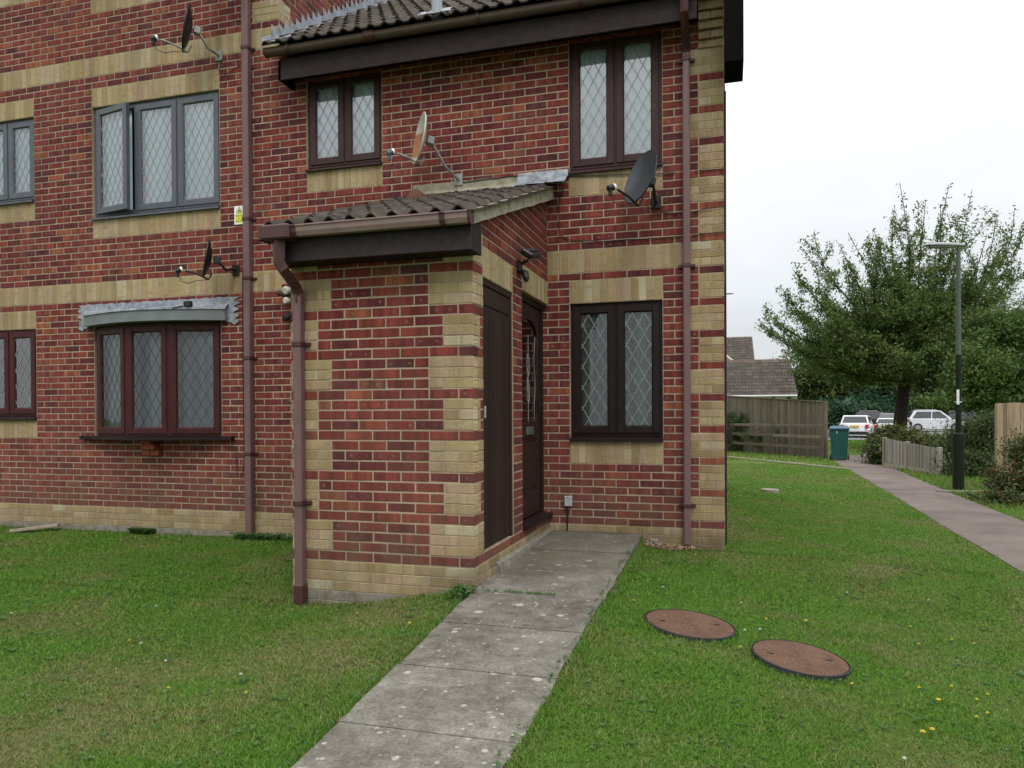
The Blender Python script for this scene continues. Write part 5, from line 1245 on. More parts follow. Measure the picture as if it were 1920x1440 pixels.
# ================================================================== LAWN FURNISHINGS
def mat_manhole():
    s = NT('rusty_iron', .85, spec=.25, metallic=.0); p = s.n('ShaderNodeTexCoord').outputs['Object']
    c = s.ramp(s.noise(p, 7, 5, .65), [(.3, (.078, .040, .024)), (.6, (.112, .060, .037)), (.8, (.105, .074, .054))]); c = s.scale(c, s.mr(s.noise(p, 60, 4, .7), .3, .7, .7, 1.25))
    c = s.mix(s.mr(s.noise(p, 130, 2), .62, .7, 0, .5), c, (.32, .22, .16)); s.col(c)
    vo = s.n('ShaderNodeTexVoronoi'); vo.inputs['Scale'].default_value = 62; s.l(p, vo.inputs[0]); s.bump(s.math('ADD', vo.outputs['Distance'], s.noise(p, 60, 4, .7)), .5, .006); return s.m
RUST = mat_manhole(); RIM = mat_simple('black_rim', (.022, .022, .024), .6, .3, 30)
for (x, y, r), lab in zip(MAN, ('rusty round manhole cover nearer the slab path', 'rusty round manhole cover with pale specks, further right')):
    zc = float(gz(x, y)) + .012; t = thing('manhole_cover', lab, 'manhole cover', (x, y, zc), 'pair of round manhole covers in the lawn')
    ax = (float(gz(x + .3, y)) - float(gz(x - .3, y))) / .6; ay = (float(gz(x, y + .3)) - float(gz(x, y - .3))) / .6
    nrm = Vector((-ax, -ay, 1)).normalized(); t.rotation_euler = nrm.to_track_quat('Z', 'Y').to_euler()
    mb = MB(); N = 48; V = []; 
    for rr_q, zz in ((r - .012, .010), (r - .010, .002), (r - .006, .002), (r - .005, .014), (r, .012), (r + .004, -.05)):
        V += [((rr_q) * math.cos(2 * math.pi * i / N), rr_q * math.sin(2 * math.pi * i / N), zz) for i in range(N)]
    mb.add(V, [(k * N + i, k * N + (i + 1) % N, (k + 1) * N + (i + 1) % N, (k + 1) * N + i) for k in range(5) for i in range(N)]); mb.build('rim', [RIM], t)
    mb = MB(); V = [(0, 0, .012)]; rs = (.035, .045, .05, .16, r - .07, r - .065, r - .012)
    zs = (.014, .014, .010, .011, .011, .014, .012)
    for q, zz in zip(rs, zs): V += [(q * math.cos(2 * math.pi * i / N), q * math.sin(2 * math.pi * i / N), zz) for i in range(N)]
    F = [(0, 1 + i, 1 + (i + 1) % N) for i in range(N)] + [(1 + k * N + i, 1 + (k + 1) * N + i, 1 + (k + 1) * N + (i + 1) % N, 1 + k * N + (i + 1) % N) for k in range(6) for i in range(N)]
    mb.add(V, F); mb.build('cover_plate', [RUST], t)
    for a in (R(115), R(295)):
        k = MB(); k.bbox(-.02, .02, -.005, .005, .0145, .0165, .001, 0, 0, Matrix.Rotation(a, 4, 'Z') @ Matrix.Translation((r * .62, 0, 0))); k.bbox(-.004, .004, -.011, .011, .0148, .0168, .001, 0, 0, Matrix.Rotation(a, 4, 'Z') @ Matrix.Translation((r * .62, 0, 0))); k.build('keyhole', [BLACK], t)
wd = thing('wood_plank', 'short weathered grey plank lying on the grass by the left wall', 'plank', (-7.98, -.24, float(gz(-7.9, -.2)) + .045), rotz=R(28)); wd.rotation_euler = (R(-6), R(-5), R(38))
mb = MB(); mb.bbox(-.25, .25, -.06, .06, -.02, .02, .006); mb.build('plank', [mat_wood('weathered_plank', (.20, .15, .11), (.42, .36, .30), .9, (3, 30, 30))], wd)
so = thing('stepping_stone', 'pale round concrete lid in the far lawn', 'drain cover', (.76, 7.0, float(gz(.76, 7.0)) + .02)); mb = MB(); mb.tube([(0, 0, -.03), (0, 0, .035)], .16, 20, smooth=False); mb.build('lid', [mat_simple('pale_concrete', (.24, .23, .18), .9, .25, 12)], so)
# debris of dry leaves
V, F, Bd = [], [], []; k = 0
for i in range(420):
    x = -.50 + random.gauss(0, .13); y = -.09 - abs(random.gauss(0, .055)); z = float(gz(x, y)) + random.uniform(.0, .035); a = random.uniform(0, 6.3); L = random.uniform(.008, .024); w = L * random.uniform(.25, .5); tz = random.uniform(-.01, .012)
    u = (math.cos(a), math.sin(a)); t = (-u[1], u[0])
    V += [(x - u[0] * L, y - u[1] * L, z), (x + t[0] * w, y + t[1] * w, z + tz), (x + u[0] * L, y + u[1] * L, z + tz * .5), (x - t[0] * w, y - t[1] * w, z - tz * .3)]; F.append((k, k + 1, k + 2, k + 3)); k += 4; Bd.append(random.random())
link('dry_leaf_litter', quick_mesh('dry_leaf_litter', np.array(V), np.array(F), [mat_leaf('dry_leaf', [(.10, .05, .03), (.22, .13, .08), (.36, .24, .16)], .8, .1)], Bd, 4), None, kind='stuff', label='dry leaves heaped at the wall foot beside the right downpipe', cat='leaf litter')
bs = MB(); 
for i in range(5):
    bs.bbox(-.74 + i * .03 + random.uniform(-.02, .02), -.69 + i * .03, -.07 + random.uniform(-.02, .02), -.02, -.17, -.10 - random.uniform(0, .04), .01)
o = bs.build('rubble', [BLOCK], None); o['label'] = 'lumps of mortar rubble where the slab path meets the wall'; o['category'] = 'rubble'
# flowers
def flower(x, y, r, white):
    z = float(gz(x, y)); t = thing('daisy' if white else 'dandelion', '', 'flower', (x, y, z))
    mb = MB(); mb.tube([(0, 0, 0), (.002, .001, .026)], .0012, 4); mb.build('stem', [bpy.data.materials['clover_leaf']], t)
    mb = MB(); n = 9; vs = [(0, 0, .032)]
    for i in range(n * 2):
        a = math.pi * i / n; q = r if i % 2 == 0 else r * .72; vs.append((q * math.cos(a), q * math.sin(a), .029 + (.004 if i % 2 == 0 else 0)))
    mb.add(vs, [(0, 1 + i, 1 + (i + 1) % (2 * n)) for i in range(2 * n)]); mb.add([(v[0] * .6, v[1] * .6, .036) for v in vs], [(0, 1 + i, 1 + (i + 1) % (2 * n)) for i in range(2 * n)]); mb.build('petals', [FLW if white else FLY], t)
    return t
FLW = mat_simple('white_petals', (.5, .5, .5), .6, .05); FLY = mat_simple('yellow_petals', (.52, .40, .02), .6, .08)
YP = [(-3.52, -3.47), (-2.65, -4.13), (-2.14, -4.21), (-1.80, -3.11), (-2.33, -2.77), (-.57, -2.25), (.27, -2.15), (.52, -2.01), (1.43, -1.78), (1.55, -1.81), (.87, -3.5), (.92, -3.45), (1.04, -3.06), (1.16, -2.82), (1.24, -2.95), (1.17, -3.19), (1.17, -2.07), (1.27, -.87), (1.22, -1.63), (1.24, -3.11), (.98, -2.94), (1.32, -2.84), (.64, -3.08), (.10, -2.84)]
WP = [(-.42, -1.75), (.22, -2.42), (.13, -2.5), (.73, -3.82), (-3.0, -3.75), (.91, -1.0), (1.5, -.89), (-2.36, -3.95), (-4.82, -3.17), (-3.98, -2.73), (.12, -1.83), (1.0, 1.48), (1.62, 9.0), (1.16, 7.6), (-3.4, -3.5)]
ORD = ['first', 'second', 'third', 'fourth', 'fifth', 'sixth', 'seventh', 'eighth', 'ninth', 'tenth', 'eleventh', 'twelfth', 'thirteenth']
YL = {0: 'yellow flower farthest left in the left-hand lawn', 1: 'small yellow flower in the middle of the left-hand lawn', 2: 'yellow flower lowest in the left-hand lawn', 3: 'large yellow flower touching the left edge of the slab path', 4: 'pale yellow flower in the grass in front of the porch', 5: 'yellow flower between the slab path and the first manhole cover', 6: 'yellow flower just behind the gap between the two manhole covers', 7: 'large bright yellow flower behind the second manhole cover', 10: 'lower left one of the two large yellow flowers at the bottom right', 11: 'upper right one of the two large yellow flowers at the bottom right', 12: 'large yellow flower farthest in the scatter at the right, alone', 22: 'yellow flower at the near right rim of the second manhole cover', 23: 'tiny yellow flower at the near edge of the first manhole cover'}
rest = sorted([i for i in range(len(YP)) if i not in YL], key=lambda i: (YP[i][0] - CAMP.x) / (YP[i][1] - CAMP.y))
for q, i in enumerate(rest): YL[i] = 'yellow flower of the loose scatter right of the covers, %s from the left' % ORD[q]
WL = {}
for nm, sel in (('left of the slab path', [i for i in range(len(WP)) if WP[i][0] < -1.7]), ('right of the slab path', [i for i in range(len(WP)) if WP[i][0] >= -1.7])):
    for q, i in enumerate(sorted(sel, key=lambda i: (WP[i][0] - CAMP.x) / (WP[i][1] - CAMP.y))): WL[i] = 'white daisy in the lawn %s, %s from the left' % (nm, ORD[q])
for i, (x, y) in enumerate(YP):
    f = flower(x, y, (.0085 if i not in (3, 7, 10, 11, 12) else .0125), False); f['group'] = 'yellow flowers dotted over the lawn'
    f['label'] = YL[i]
for i, (x, y) in enumerate(WP):
    f = flower(x, y, .009, True); f['group'] = 'white daisies dotted over the lawn'
    f['label'] = WL[i]

# ================================================================== BACKGROUND
G0 = -.43
FENCE = mat_wood('weathered_fence_wood', (.075, .060, .045), (.18, .15, .115), .9, (30, 30, 2.5), .25)
FENCE2 = mat_wood('silvered_fence_wood', (.17, .155, .125), (.30, .28, .235), .9, (30, 30, 2.5), .15)
FENCE3 = mat_wood('tan_fence_wood', (.17, .115, .07), (.36, .28, .19), .9, (18, 18, 2.0), .05)
def board_fence(name, label, a, b, h0, h1, z0, z1, mat, bw=.10, post=.09, cap=True, gravel=False, posts=(0, 1), t=.018, group='timber fences beside the footpath', posth=.04):
    th = thing(name, label, 'fence', (a[0], a[1], z0), group); a3 = Vector((a[0], a[1])); b3 = Vector((b[0], b[1])); L = (b3 - a3).length; d = (b3 - a3) / L; ang = math.atan2(d.y, d.x)
    th.rotation_euler = (0, 0, ang); n = int(L / bw); rr = random.Random(n)
    for i in range(n):
        q = (i + .5) / n; zb = (z1 - z0) * q + (.14 if gravel else .03); zt = (z1 - z0) * q + h0 + (h1 - h0) * q + rr.uniform(-.006, .006)
        m = MB(); m.bbox(i * L / n + .001, (i + 1) * L / n + .006, -.012 - t * (i % 2) * .55, -.012 - t * (i % 2) * .55 + t * .8, zb, zt, .003, 0, rr.random() * 90); m.build('board', [mat], th)
    for q in posts:
        zb = (z1 - z0) * q; m = MB(); m.bbox(q * L - post / 2, q * L + post / 2, -.05, .05, zb - .2, zb + h0 + (h1 - h0) * q + posth, .008); m.build('post', [mat], th)
    for hh in (.25, .78):
        m = MB(); p = [(0, .02, h0 * hh), (L, .02, z1 - z0 + h1 * hh)]; m.strip(p[0], p[1], .07, (0, 1, 0), .04); m.build('rail', [mat], th)
    if cap:
        m = MB(); m.strip((0, -.03, h0 + .004), (L, -.03, z1 - z0 + h1 + .004), .05, (0, 0, 1), .022); m.build('capping', [mat], th)
    if gravel:
        m = MB(); m.prism([(0, -.02), (L, z1 - z0 - .02), (L, z1 - z0 + .13), (0, .13)], 'y', -.035, -.012); m.build('gravel_board', [CEMENT], th)
    return th
A, Bp = (3.05, 18.95), (-1.2, 25.4)
board_fence('board_fence', 'tall weathered close-boarded fence behind the rail fence', (-1.1, 25.8), (3.15, 19.35), 2.34, 1.86, G0, G0, FENCE, .105)
rf = thing('rail_fence', 'low three-rail wooden fence overgrown with climbers', 'fence', (A[0], A[1], G0), 'timber fences beside the footpath')
d = Vector((Bp[0] - A[0], Bp[1] - A[1])); L = d.length; rf.rotation_euler = (0, 0, math.atan2(d.y, d.x))
for x in (0, 2.6, 5.2, 7.4):
    m = MB(); m.bbox(x - .055, x + .055, -.05, .05, -.1, 1.18 + .01 * x, .008); m.build('post', [FENCE], rf)
for h in (.30, .66, 1.02):
    for x0, x1 in ((.05, 2.55), (2.65, 5.15), (5.25, 7.4)):
        m = MB(); m.bbox(x0, x1, .05, .085, h, h + .10, .006, 0, random.random() * 9); m.build('rail', [FENCE], rf)
m = MB(); m.box(.0, 7.4, .2, .22, 0, 1.0); 
board_fence('low_board_fence', 'low silvered board fence bordering the footpath', (4.22, 15.5), (4.80, 12.3), .80, .66, G0, G0, FENCE2, .10, .10, False, True, (0, .46, 1), posth=.03)
board_fence('tall_board_fence', 'tall tan close-boarded fence panel at the right edge', (4.93, 8.75), (9.2, 8.9), 1.70, 1.70, G0 - .02, G0, FENCE3, .118, .11, False, False, (0, .45, .9), posth=-.01)
# street lamp
lp = thing('street_lamp', 'green street lamp post with a grey lantern over the footpath', 'street lamp', (4.22, 8.62, G0))
GRN = mat_simple('dark_green_paint', (.011, .016, .009), .6, .25, 12, spec=.15); GRN2 = mat_simple('faded_green_paint', (.075, .095, .075), .5, .2, 12)
m = MB(); m.tube([(0, 0, -.1), (0, 0, 1.09)], .098, 20); m.tube([(0, 0, 1.085), (0, 0, 1.11), (0, 0, 1.13)], [.102, .10, .06], 20); m.build('sleeve', [GRN], lp)
m = MB(); m.tube([(0, 0, 1.1), (0, 0, 2.6)], [.050, .047], 16); m.build('lower_pole', [GRN], lp); m = MB(); m.tube([(0, 0, 2.6), (0, 0, 4.62)], [.047, .036], 16); m.build('pole', [GRN2], lp)
hd = MB(); LD = Vector((-.96, -.28, 0)); Mh = Matrix.Translation((0, 0, 4.66)) @ Matrix.Rotation(math.atan2(LD.y, LD.x), 4, 'Z')
V = []; sec = [(-.10, .045, .035), (-.02, .06, .05), (.20, .09, .06), (.45, .10, .055), (.62, .085, .035), (.66, .05, .015)]
for (x, w, h) in sec: V += [Mh @ Vector((x, w * math.cos(a), h * math.sin(a) * (1 if math.sin(a) > 0 else .5) + .01 * x)) for a in [2 * math.pi * i / 12 for i in range(12)]]
hd.add(V, [(k * 12 + i, k * 12 + (i + 1) % 12, (k + 1) * 12 + (i + 1) % 12, (k + 1) * 12 + i) for k in range(len(sec) - 1) for i in range(12)], smooth=True); hd.add(V, [tuple(range(12)), tuple(range(60, 72))]); hd.build('lantern', [mat_simple('grey_lantern', (.30, .32, .33), .4, .08)], lp)
m = MB(); m.bbox(.12, .56, -.07, .07, -.045, -.02, .01, 0, 0, Mh); m.build('lantern_bowl', [mat_simple('lantern_bowl', (.2, .2, .2), .3, .1)], lp)
m = MB(); m.bbox(-.045, .0, -.060, -.054, 1.66, 1.94, .002); m.bbox(-.05, .05, -.056, .056, 1.70, 1.715, .002); m.build('number_plate', [WHITE], lp)
# kerb arc round the lamp foot
m = MB(); 
arc = [(4.22 - .42 + .12 * i, 8.45 - .12 * math.sin(i * .52), float(gz(4.2, 8.4)) + .02) for i in range(8)]
for p_, q_ in zip(arc, arc[1:]): m.strip(p_, q_, .05, (0, 0, 1), .03)
o = m.build('lamp_kerb', [bpy.data.materials['pale_edging']], None); o['kind'] = 'structure'
# wheelie bin
bn = thing('wheelie_bin', 'teal wheelie bin with blue-grey lid at the end of the fences', 'bin', (3.42, 18.25, G0), rotz=R(-8))
TEAL = mat_simple('teal_plastic', (.008, .070, .060), .5, .12, 10); LIDM = mat_simple('blue_grey_plastic', (.05, .115, .16), .45, .12, 10)
def loft(mb, secs, mi=0, smooth=False):
    n = len(secs[0]); vs = [p for s_ in secs for p in s_]
    mb.add(vs, [(k * n + i, k * n + (i + 1) % n, (k + 1) * n + (i + 1) % n, (k + 1) * n + i) for k in range(len(secs) - 1) for i in range(n)], mi, smooth=smooth); mb.add(vs, [tuple(range(n))[::-1], tuple((len(secs) - 1) * n + i for i in range(n))], mi)
def rrect(w, d, z, r=.05, cx=0, cy=0):
    P = []
    for sx, sy, a0 in ((1, 1, 0), (-1, 1, 90), (-1, -1, 180), (1, -1, 270)):
        for k in range(4): a = R(a0 + k * 30); P.append((cx + sx * (w / 2 - r) + r * math.cos(a), cy + sy * (d / 2 - r) + r * math.sin(a), z))
    return P
m = MB(); loft(m, [rrect(.44, .50, .06), rrect(.45, .52, .10), rrect(.54, .66, .95), rrect(.58, .70, .96), rrect(.58, .70, 1.0)]); m.build('bin_body', [TEAL], bn)
m = MB(); loft(m, [rrect(.60, .74, 1.0), rrect(.60, .74, 1.03), rrect(.50, .6, 1.085), rrect(.3, .4, 1.10)]); m.tube([(-.22, .40, 1.0), (.22, .40, 1.0)], .018, 8); m.build('lid', [LIDM], bn)
for sx in (-1, 1): m = MB(); m.tube([(sx * .235, .22, .1), (sx * .285, .22, .1)], .10, 16); m.build('wheel', [BLACK], bn)
m = MB(); m.bbox(-.19, .19, -.275, -.25, .07, .12, .006); m.build('foot_lip', [TEAL], bn); m = MB(); m.box(-.07, -.055, -.352, -.350, .86, .94); m.build('sticker', [WHITE], bn)

# ---- houses beyond
RD, FD = Vector((.96, .28, 0)), Vector((-.28, .96, 0)); ROTZ = math.atan2(.278, .96)
BR2 = mat_simple('far_brick', (.20, .075, .055), .9, .25, 20); WHT = mat_simple('white_fascia', (.62, .62, .6), .6, .1)
TM2 = tile_mesh(lift=.05, th=.02, roll=.06); TM2.materials.clear(); TM2.materials.append(TILE2)
gr = thing('garage_block', 'low building with a brown pantiled roof behind the tall fence', 'building', (-.16, 34.43, 0), rotz=R(3))
m = MB(); m.box(-7, 3.55, .35, 5.4, G0 - .1, 1.98); m.build('wall', [BR2], gr)
slp = 2.05 / 2.9
m = MB(); m.prism([(0, 1.96), (2.9, 4.01), (5.8, 1.96), (5.8, 1.90), (0, 1.90)], 'x', -7, 3.62); m.build('roof', [TILE2], gr)
tile_roof(gr, -1.2, 3.72, -.08, 1.98, slp, 11, .325, mesh=TM2)
m = MB(); m.tube([(-7, 2.9, 4.06), (3.7, 2.9, 4.06)], .09, 10); m.build('ridge', [mat_tile('ridge_tile', (.14, .08, .055), (.24, .15, .11))], gr)
m = MB(); m.tube([(-7, -.12, 1.99), (3.7, -.12, 1.99)], .055, 8); m.bbox(-7, 3.7, -.02, .02, 1.83, 1.97, .01); m.build('gutter', [WHT], gr)
for x in (-.9, .3, 1.5, 2.4, 3.2): m = MB(); m.bbox(x, x + .18, -.14, -.03, 1.80, 1.93, .01); m.build('gutter_bracket', [BLACK], gr)
h2 = thing('distant_house', 'far house with a taller tiled roof and a white-edged gable', 'house', (-.22, 52.0, 0), rotz=R(2))
m = MB(); m.box(-9, 1.95, .3, 8, G0 - .1, 4.6); m.build('wall', [BR2], h2)
m = MB(); m.prism([(-.1, 4.55), (3.6, 7.25), (7.6, 4.55), (7.6, 4.45), (-.1, 4.45)], 'x', -9, 2.18); m.build('roof', [TILE2], h2)
tile_roof(h2, -.9, 2.25, -.16, 4.58, 2.7 / 3.7, 12, .37, mesh=TM2)
m = MB(); m.prism([(-2.6, 4.5), (1.2, 4.5), (-.7, 6.1)], 'y', -.6, 1.4); m.build('gable', [mat_simple('pink_brick', (.36, .19, .15), .9, .15, 20)], h2)
m = MB(); m.strip((-.7, -.62, 6.15), (1.3, -.62, 4.47), .13, (0, -1, 0), .04); m.strip((-.7, -.62, 6.15), (-2.7, -.62, 4.47), .13, (0, -1, 0), .04); m.build('barge_board', [WHT], h2)
h3 = thing('far_pink_house', 'sliver of a pink-walled house beyond the shrubs right of the lamp', 'house', (21.6, 67.0, 0), rotz=ROTZ)
m = MB(); m.box(0, 3.0, 0, 5, G0, 1.75); m.build('wall', [bpy.data.materials['pink_brick']], h3); m = MB(); m.prism([(-.3, 1.75), (2.5, 3.0), (5.3, 1.75)], 'x', -.2, 3.2); m.build('roof', [TILE2], h3); m = MB(); m.bbox(-.05, .5, -.06, 0, .3, 1.6, .01); m.build('window', [WHT], h3)

# ---- cars
TYRE = mat_simple('tyre', (.015, .015, .016), .8, .2); ALLOY = mat_simple('alloy', (.33, .34, .35), .35, .1, metallic=.5); CGLS = mat_simple('car_glass', (.025, .032, .04), .08, .1, spec=.9); REDL = mat_simple('red_lamp', (.42, .02, .03), .25, .1, spec=.6); PLATE = mat_simple('yellow_plate', (.62, .42, .06), .5, .05); CHR = mat_simple('clear_lamp', (.6, .62, .62), .2, .1)
def car(name, label, loc, rot, col, L=4.3, Wd=1.78, H=1.5, kind='suv', rough=.25, pane_label=None):
    P = NT(name + '_paint', rough, col, spec=.6); P.b.inputs['Coat Weight'].default_value = .6; P.b.inputs['Coat Roughness'].default_value = .08
    t = thing(name, label, 'car', loc, 'cars in the car park', rotz=rot)
    # x forward, rear at x=0 ; profile of lower body
    bl = .52 * H + .0
    pr = [(0.02, .30), (0, .45), (.03, bl * .8), (.10, bl + .12), (.18, bl + .17), (L * .66, bl + .12), (L * .86, bl + .02), (L * .965, bl * .86), (L - .02, bl * .62), (L, .42), (L - .08, .24), (L * .5, .22), (.12, .24)]
    secs = []
    for y, ins, dz in ((-Wd / 2, .05, -.03), (-Wd / 2 + .05, .012, 0), (-Wd / 4, 0, .015), (Wd / 4, 0, .015), (Wd / 2 - .05, .012, 0), (Wd / 2, .05, -.03)):
        cx, cz = L / 2, bl * .6; bow = -.16 * (abs(y) / (Wd / 2)) ** 3
        secs.append([(x + (ins if x < cx else -ins) + (-bow if x < .3 else bow if x > L * .8 else 0), y, z + (dz if z > .5 else -dz * .5)) for x, z in pr])
    m = MB(); loft(m, secs, smooth=False); body = m.build('body', [P.m], t)
    # greenhouse
    z0 = bl + .10
    if kind == 'mini': top = [(.16, z0), (.34, H - .05), (.55, H), (L * .52, H - .01), (L * .60, H - .06), (L * .72, z0)]
    else: top = [(.14, z0), (.52, H - .07), (.80, H), (L * .50, H), (L * .57, H - .05), (L * .76, z0 - .02)]
    m = MB(); wb, wt = Wd / 2 - .05, Wd / 2 - .20
    def yy(z): return wb + (wt - wb) * (z - z0) / (H - z0)
    vs = [(x, -yy(z), z) for x, z in top] + [(x, yy(z), z) for x, z in top]; n = len(top)
    m.add(vs, [tuple(range(n))[::-1], tuple(range(n, 2 * n))] + [(i, i + 1, n + i + 1, n + i) for i in range(n - 1)]); m.build('cabin', [P.m], t)
    # glass: rear, windscreen, sides (two panes each)
    def lerp2(a, b, q): return (a[0] + (b[0] - a[0]) * q, a[1] + (b[1] - a[1]) * q)
    def cross(a, b, q0, q1, inset):
        p0, p1 = lerp2(a, b, q0), lerp2(a, b, q1); dx, dz = b[0] - a[0], b[1] - a[1]; l = math.hypot(dx, dz); nx, nz = -dz / l, dx / l
        if nx * (1 if a[0] > L / 2 else -1) < 0: nx, nz = -nx, -nz
        mb = MB(); q = []
        for (x, z), s_ in ((p0, -1), (p0, 1), (p1, 1), (p1, -1)): q.append((x + nx * .008, s_ * (yy(z) - inset), z + nz * .008))
        mb.add(q, [(0, 1, 2, 3)]); return mb
    cross(top[0], top[1], .22, .97, .09).build('rear_window', [CGLS], t); cross(top[-1], top[-2], .08, .97, .07).build('windscreen', [CGLS], t)
    def side(x0b, x0t, x1t, x1b, nm='side_window'):
        for s_ in (-1, 1):
            zb, zt = z0 + .07, H - .10
            mb = MB(); q = [(x0b, zb), (x0t, zt), (x1t, zt), (x1b, zb)]; mb.add([(x, s_ * (yy(z) + .008), z) for x, z in q], [(0, 1, 2, 3)]); mb.build(nm, [CGLS], t)
    mid = L * .40
    if kind == 'mini': side(.42, .50, mid, mid); side(mid + .06, mid + .06, L * .565, L * .66)
    else: side(.38, .72, mid + .06, mid + .02); side(mid + .09, mid + .12, L * .545, L * .70)
    for x in (L * .185, L * .80):
        for s_ in (-1, 1):
            w_ = MB(); w_.tube([(x, s_ * (Wd / 2 - .19), .33), (x, s_ * (Wd / 2 + .004), .33)], .33, 20); wo = w_.build('wheel', [TYRE], t)
            w_ = MB(); w_.tube([(x, s_ * (Wd / 2 - .05), .33), (x, s_ * (Wd / 2 + .010), .33)], .21, 14); w_.build('rim', [ALLOY], wo)
            a_ = MB(); pl = [(x + .42 * math.cos(R(q)), .30 + .42 * math.sin(R(q))) for q in range(0, 181, 15)]; a_.prism(pl, 'y', s_ * (Wd / 2 - .04), s_ * (Wd / 2 - .005)); a_.build('wheel_arch', [TYRE], t)
    for s_ in (-1, 1):
        a_ = MB(); a_.bbox(-.01, .12, s_ * (Wd / 2 - .27), s_ * (Wd / 2 - .08), bl - .10, bl + .10, .02) if s_ > 0 else a_.bbox(-.01, .12, s_ * (Wd / 2 - .08), s_ * (Wd / 2 - .27), bl - .10, bl + .10, .02); a_.build('tail_light', [REDL], t)
        a_ = MB(); y0_, y1_ = sorted((s_ * (Wd / 2 - .30), s_ * (Wd / 2 - .06))); a_.bbox(L - .26, L - .05, y0_, y1_, bl * .72, bl * .88, .02); a_.build('headlight', [CHR], t)
        a_ = MB(); y0_, y1_ = sorted((s_ * (Wd / 2 + .0), s_ * (Wd / 2 + .18))); a_.bbox(L * .64, L * .69, y0_, y1_, z0 + .0, z0 + .14, .03); a_.build('wing_mirror', [BLACK if kind == 'mini' else P.m], t)
    a_ = MB(); a_.bbox(-.03, .02, -.26, .26, bl - .06, bl + .05, .004); a_.build('number_plate', [PLATE], t)
    a_ = MB(); a_.bbox(-.03, .10, -Wd / 2 + .12, Wd / 2 - .12, .20, .38, .03); a_.build('bumper', [TYRE], t)
    if kind == 'suv':
        for s_ in (-1, 1): a_ = MB(); a_.tube([(.75, s_ * .6, H + .0), (.85, s_ * .6, H + .05), (L * .48, s_ * .6, H + .05), (L * .5, s_ * .6, H)], .016, 6); a_.build('roof_rail', [ALLOY], t)
    return t
car('small_hatchback', 'white small hatchback seen from behind beyond the bin', (7.25, 40.8, G0), R(76), (.68, .70, .72), 3.7, 1.7, 1.34, 'mini')
car('silver_suv', 'silver-white SUV parked side on to the right of the tree trunk', (13.3, 57.0, G0 + .0), R(-3), (.60, .62, .64), 4.15, 1.8, 1.66, 'suv')
car('dark_estate', 'dark maroon estate car behind the white hatchback', (9.6, 58.8, G0 + .1), R(-4), (.05, .022, .032), 4.0, 1.7, 1.5, 'suv')
car('navy_saloon', 'dark navy car with red tail lights left of the tree trunk', (11.6, 54.0, G0 + .05), R(72), (.012, .016, .035), 4.2, 1.7, 1.4, 'suv')
car('white_saloon', 'white car half hidden behind the tree trunk', (10.2, 47.6, G0), R(62), (.62, .64, .62), 3.4, 1.6, 1.12, 'mini')
car('black_car', 'black car whose roof shows above the silver SUV bonnet', (17.3, 63.0, G0), R(0), (.02, .022, .028), 4.5, 1.8, 1.55, 'suv')

# ---- foliage
def leaves(name, mat, pts, size, parent=None, seed=1, up=.25, **k):
    """pts: (n,3) array of leaf positions -> folded leaf quads"""
    r = np.random.default_rng(seed); n = len(pts); S = size * r.uniform(.55, 1.35, n)[:, None]
    a = r.normal(size=(n, 3)); a[:, 2] -= up; a /= np.linalg.norm(a, axis=1)[:, None]; b = np.cross(a, r.normal(size=(n, 3))); b /= np.linalg.norm(b, axis=1)[:, None]
    c = np.cross(a, b)
    V = np.stack([pts - a * S, pts + b * S * .42 + c * S * .12, pts + a * S, pts - b * S * .42 + c * S * .12], 1).reshape(-1, 3)
    F = np.arange(4 * n).reshape(-1, 4)
    return link(name, quick_mesh(name, V, F, [mat], r.uniform(0, 1, n), 4), parent, **k)
def clump_pts(ells, n, seed, shell=.55, flat=1.0, clump=.35, nclump=60):
    """points in small clumps spread over the outer part of ellipsoids"""
    r = np.random.default_rng(seed); out = []
    vol = np.array([(e[3] * e[4] * e[5]) ** .67 for e in ells]); cnt = (vol / vol.sum() * nclump).astype(int) + 1
    for e, m in zip(ells, cnt):
        d = r.normal(size=(m, 3)); d /= np.linalg.norm(d, axis=1)[:, None]; q = r.uniform(shell, 1.05, m)[:, None]
        ctr = np.array(e[:3]) + d * q * np.array(e[3:6])
        k = int(n * (m / cnt.sum()) / m) + 1; cs = clump * r.uniform(.5, 1.4, m)
        p = ctr[:, None, :] + r.normal(size=(m, k, 3)) * cs[:, None, None] * np.array([1, 1, .6 * flat]); out.append(p.reshape(-1, 3))
    return np.concatenate(out)
L_CH = mat_leaf('cherry_leaf', [(.022, .048, .011), (.040, .085, .016), (.066, .122, .024), (.100, .160, .034), (.12, .125, .035)], .5, .35)
L_DK = mat_leaf('dark_leaf', [(.012, .028, .008), (.022, .045, .012), (.04, .07, .016), (.075, .11, .022)], .55, .2)
L_MD = mat_leaf('mid_leaf', [(.022, .05, .012), (.04, .08, .016), (.07, .12, .024), (.11, .16, .03)], .55, .25)
L_MD2 = mat_leaf('olive_leaf', [(.016, .032, .009), (.030, .055, .013), (.055, .085, .018), (.095, .125, .026)], .55, .2)
L_YW = mat_leaf('yew_leaf', [(.010, .018, .006), (.020, .032, .008), (.05, .062, .012), (.11, .12, .02)], .6, .15)
L_RD = mat_leaf('red_tip_leaf', [(.018, .038, .012), (.03, .055, .018), (.05, .085, .022), (.07, .11, .03), (.15, .04, .028)], .5, .2)
L_BG = mat_leaf('blue_green_leaf', [(.01, .035, .015), (.02, .06, .028), (.035, .09, .04)], .5, .2)
BARK = mat_simple('bark', (.035, .026, .02), .95, .35, 14, bump=.6)
def px2w(u, v, d):
    x = (u - 962.6) / FPX; y = -(v - 788.4) / FPX; return CAMP + (fw + x * rt + y * up) * d
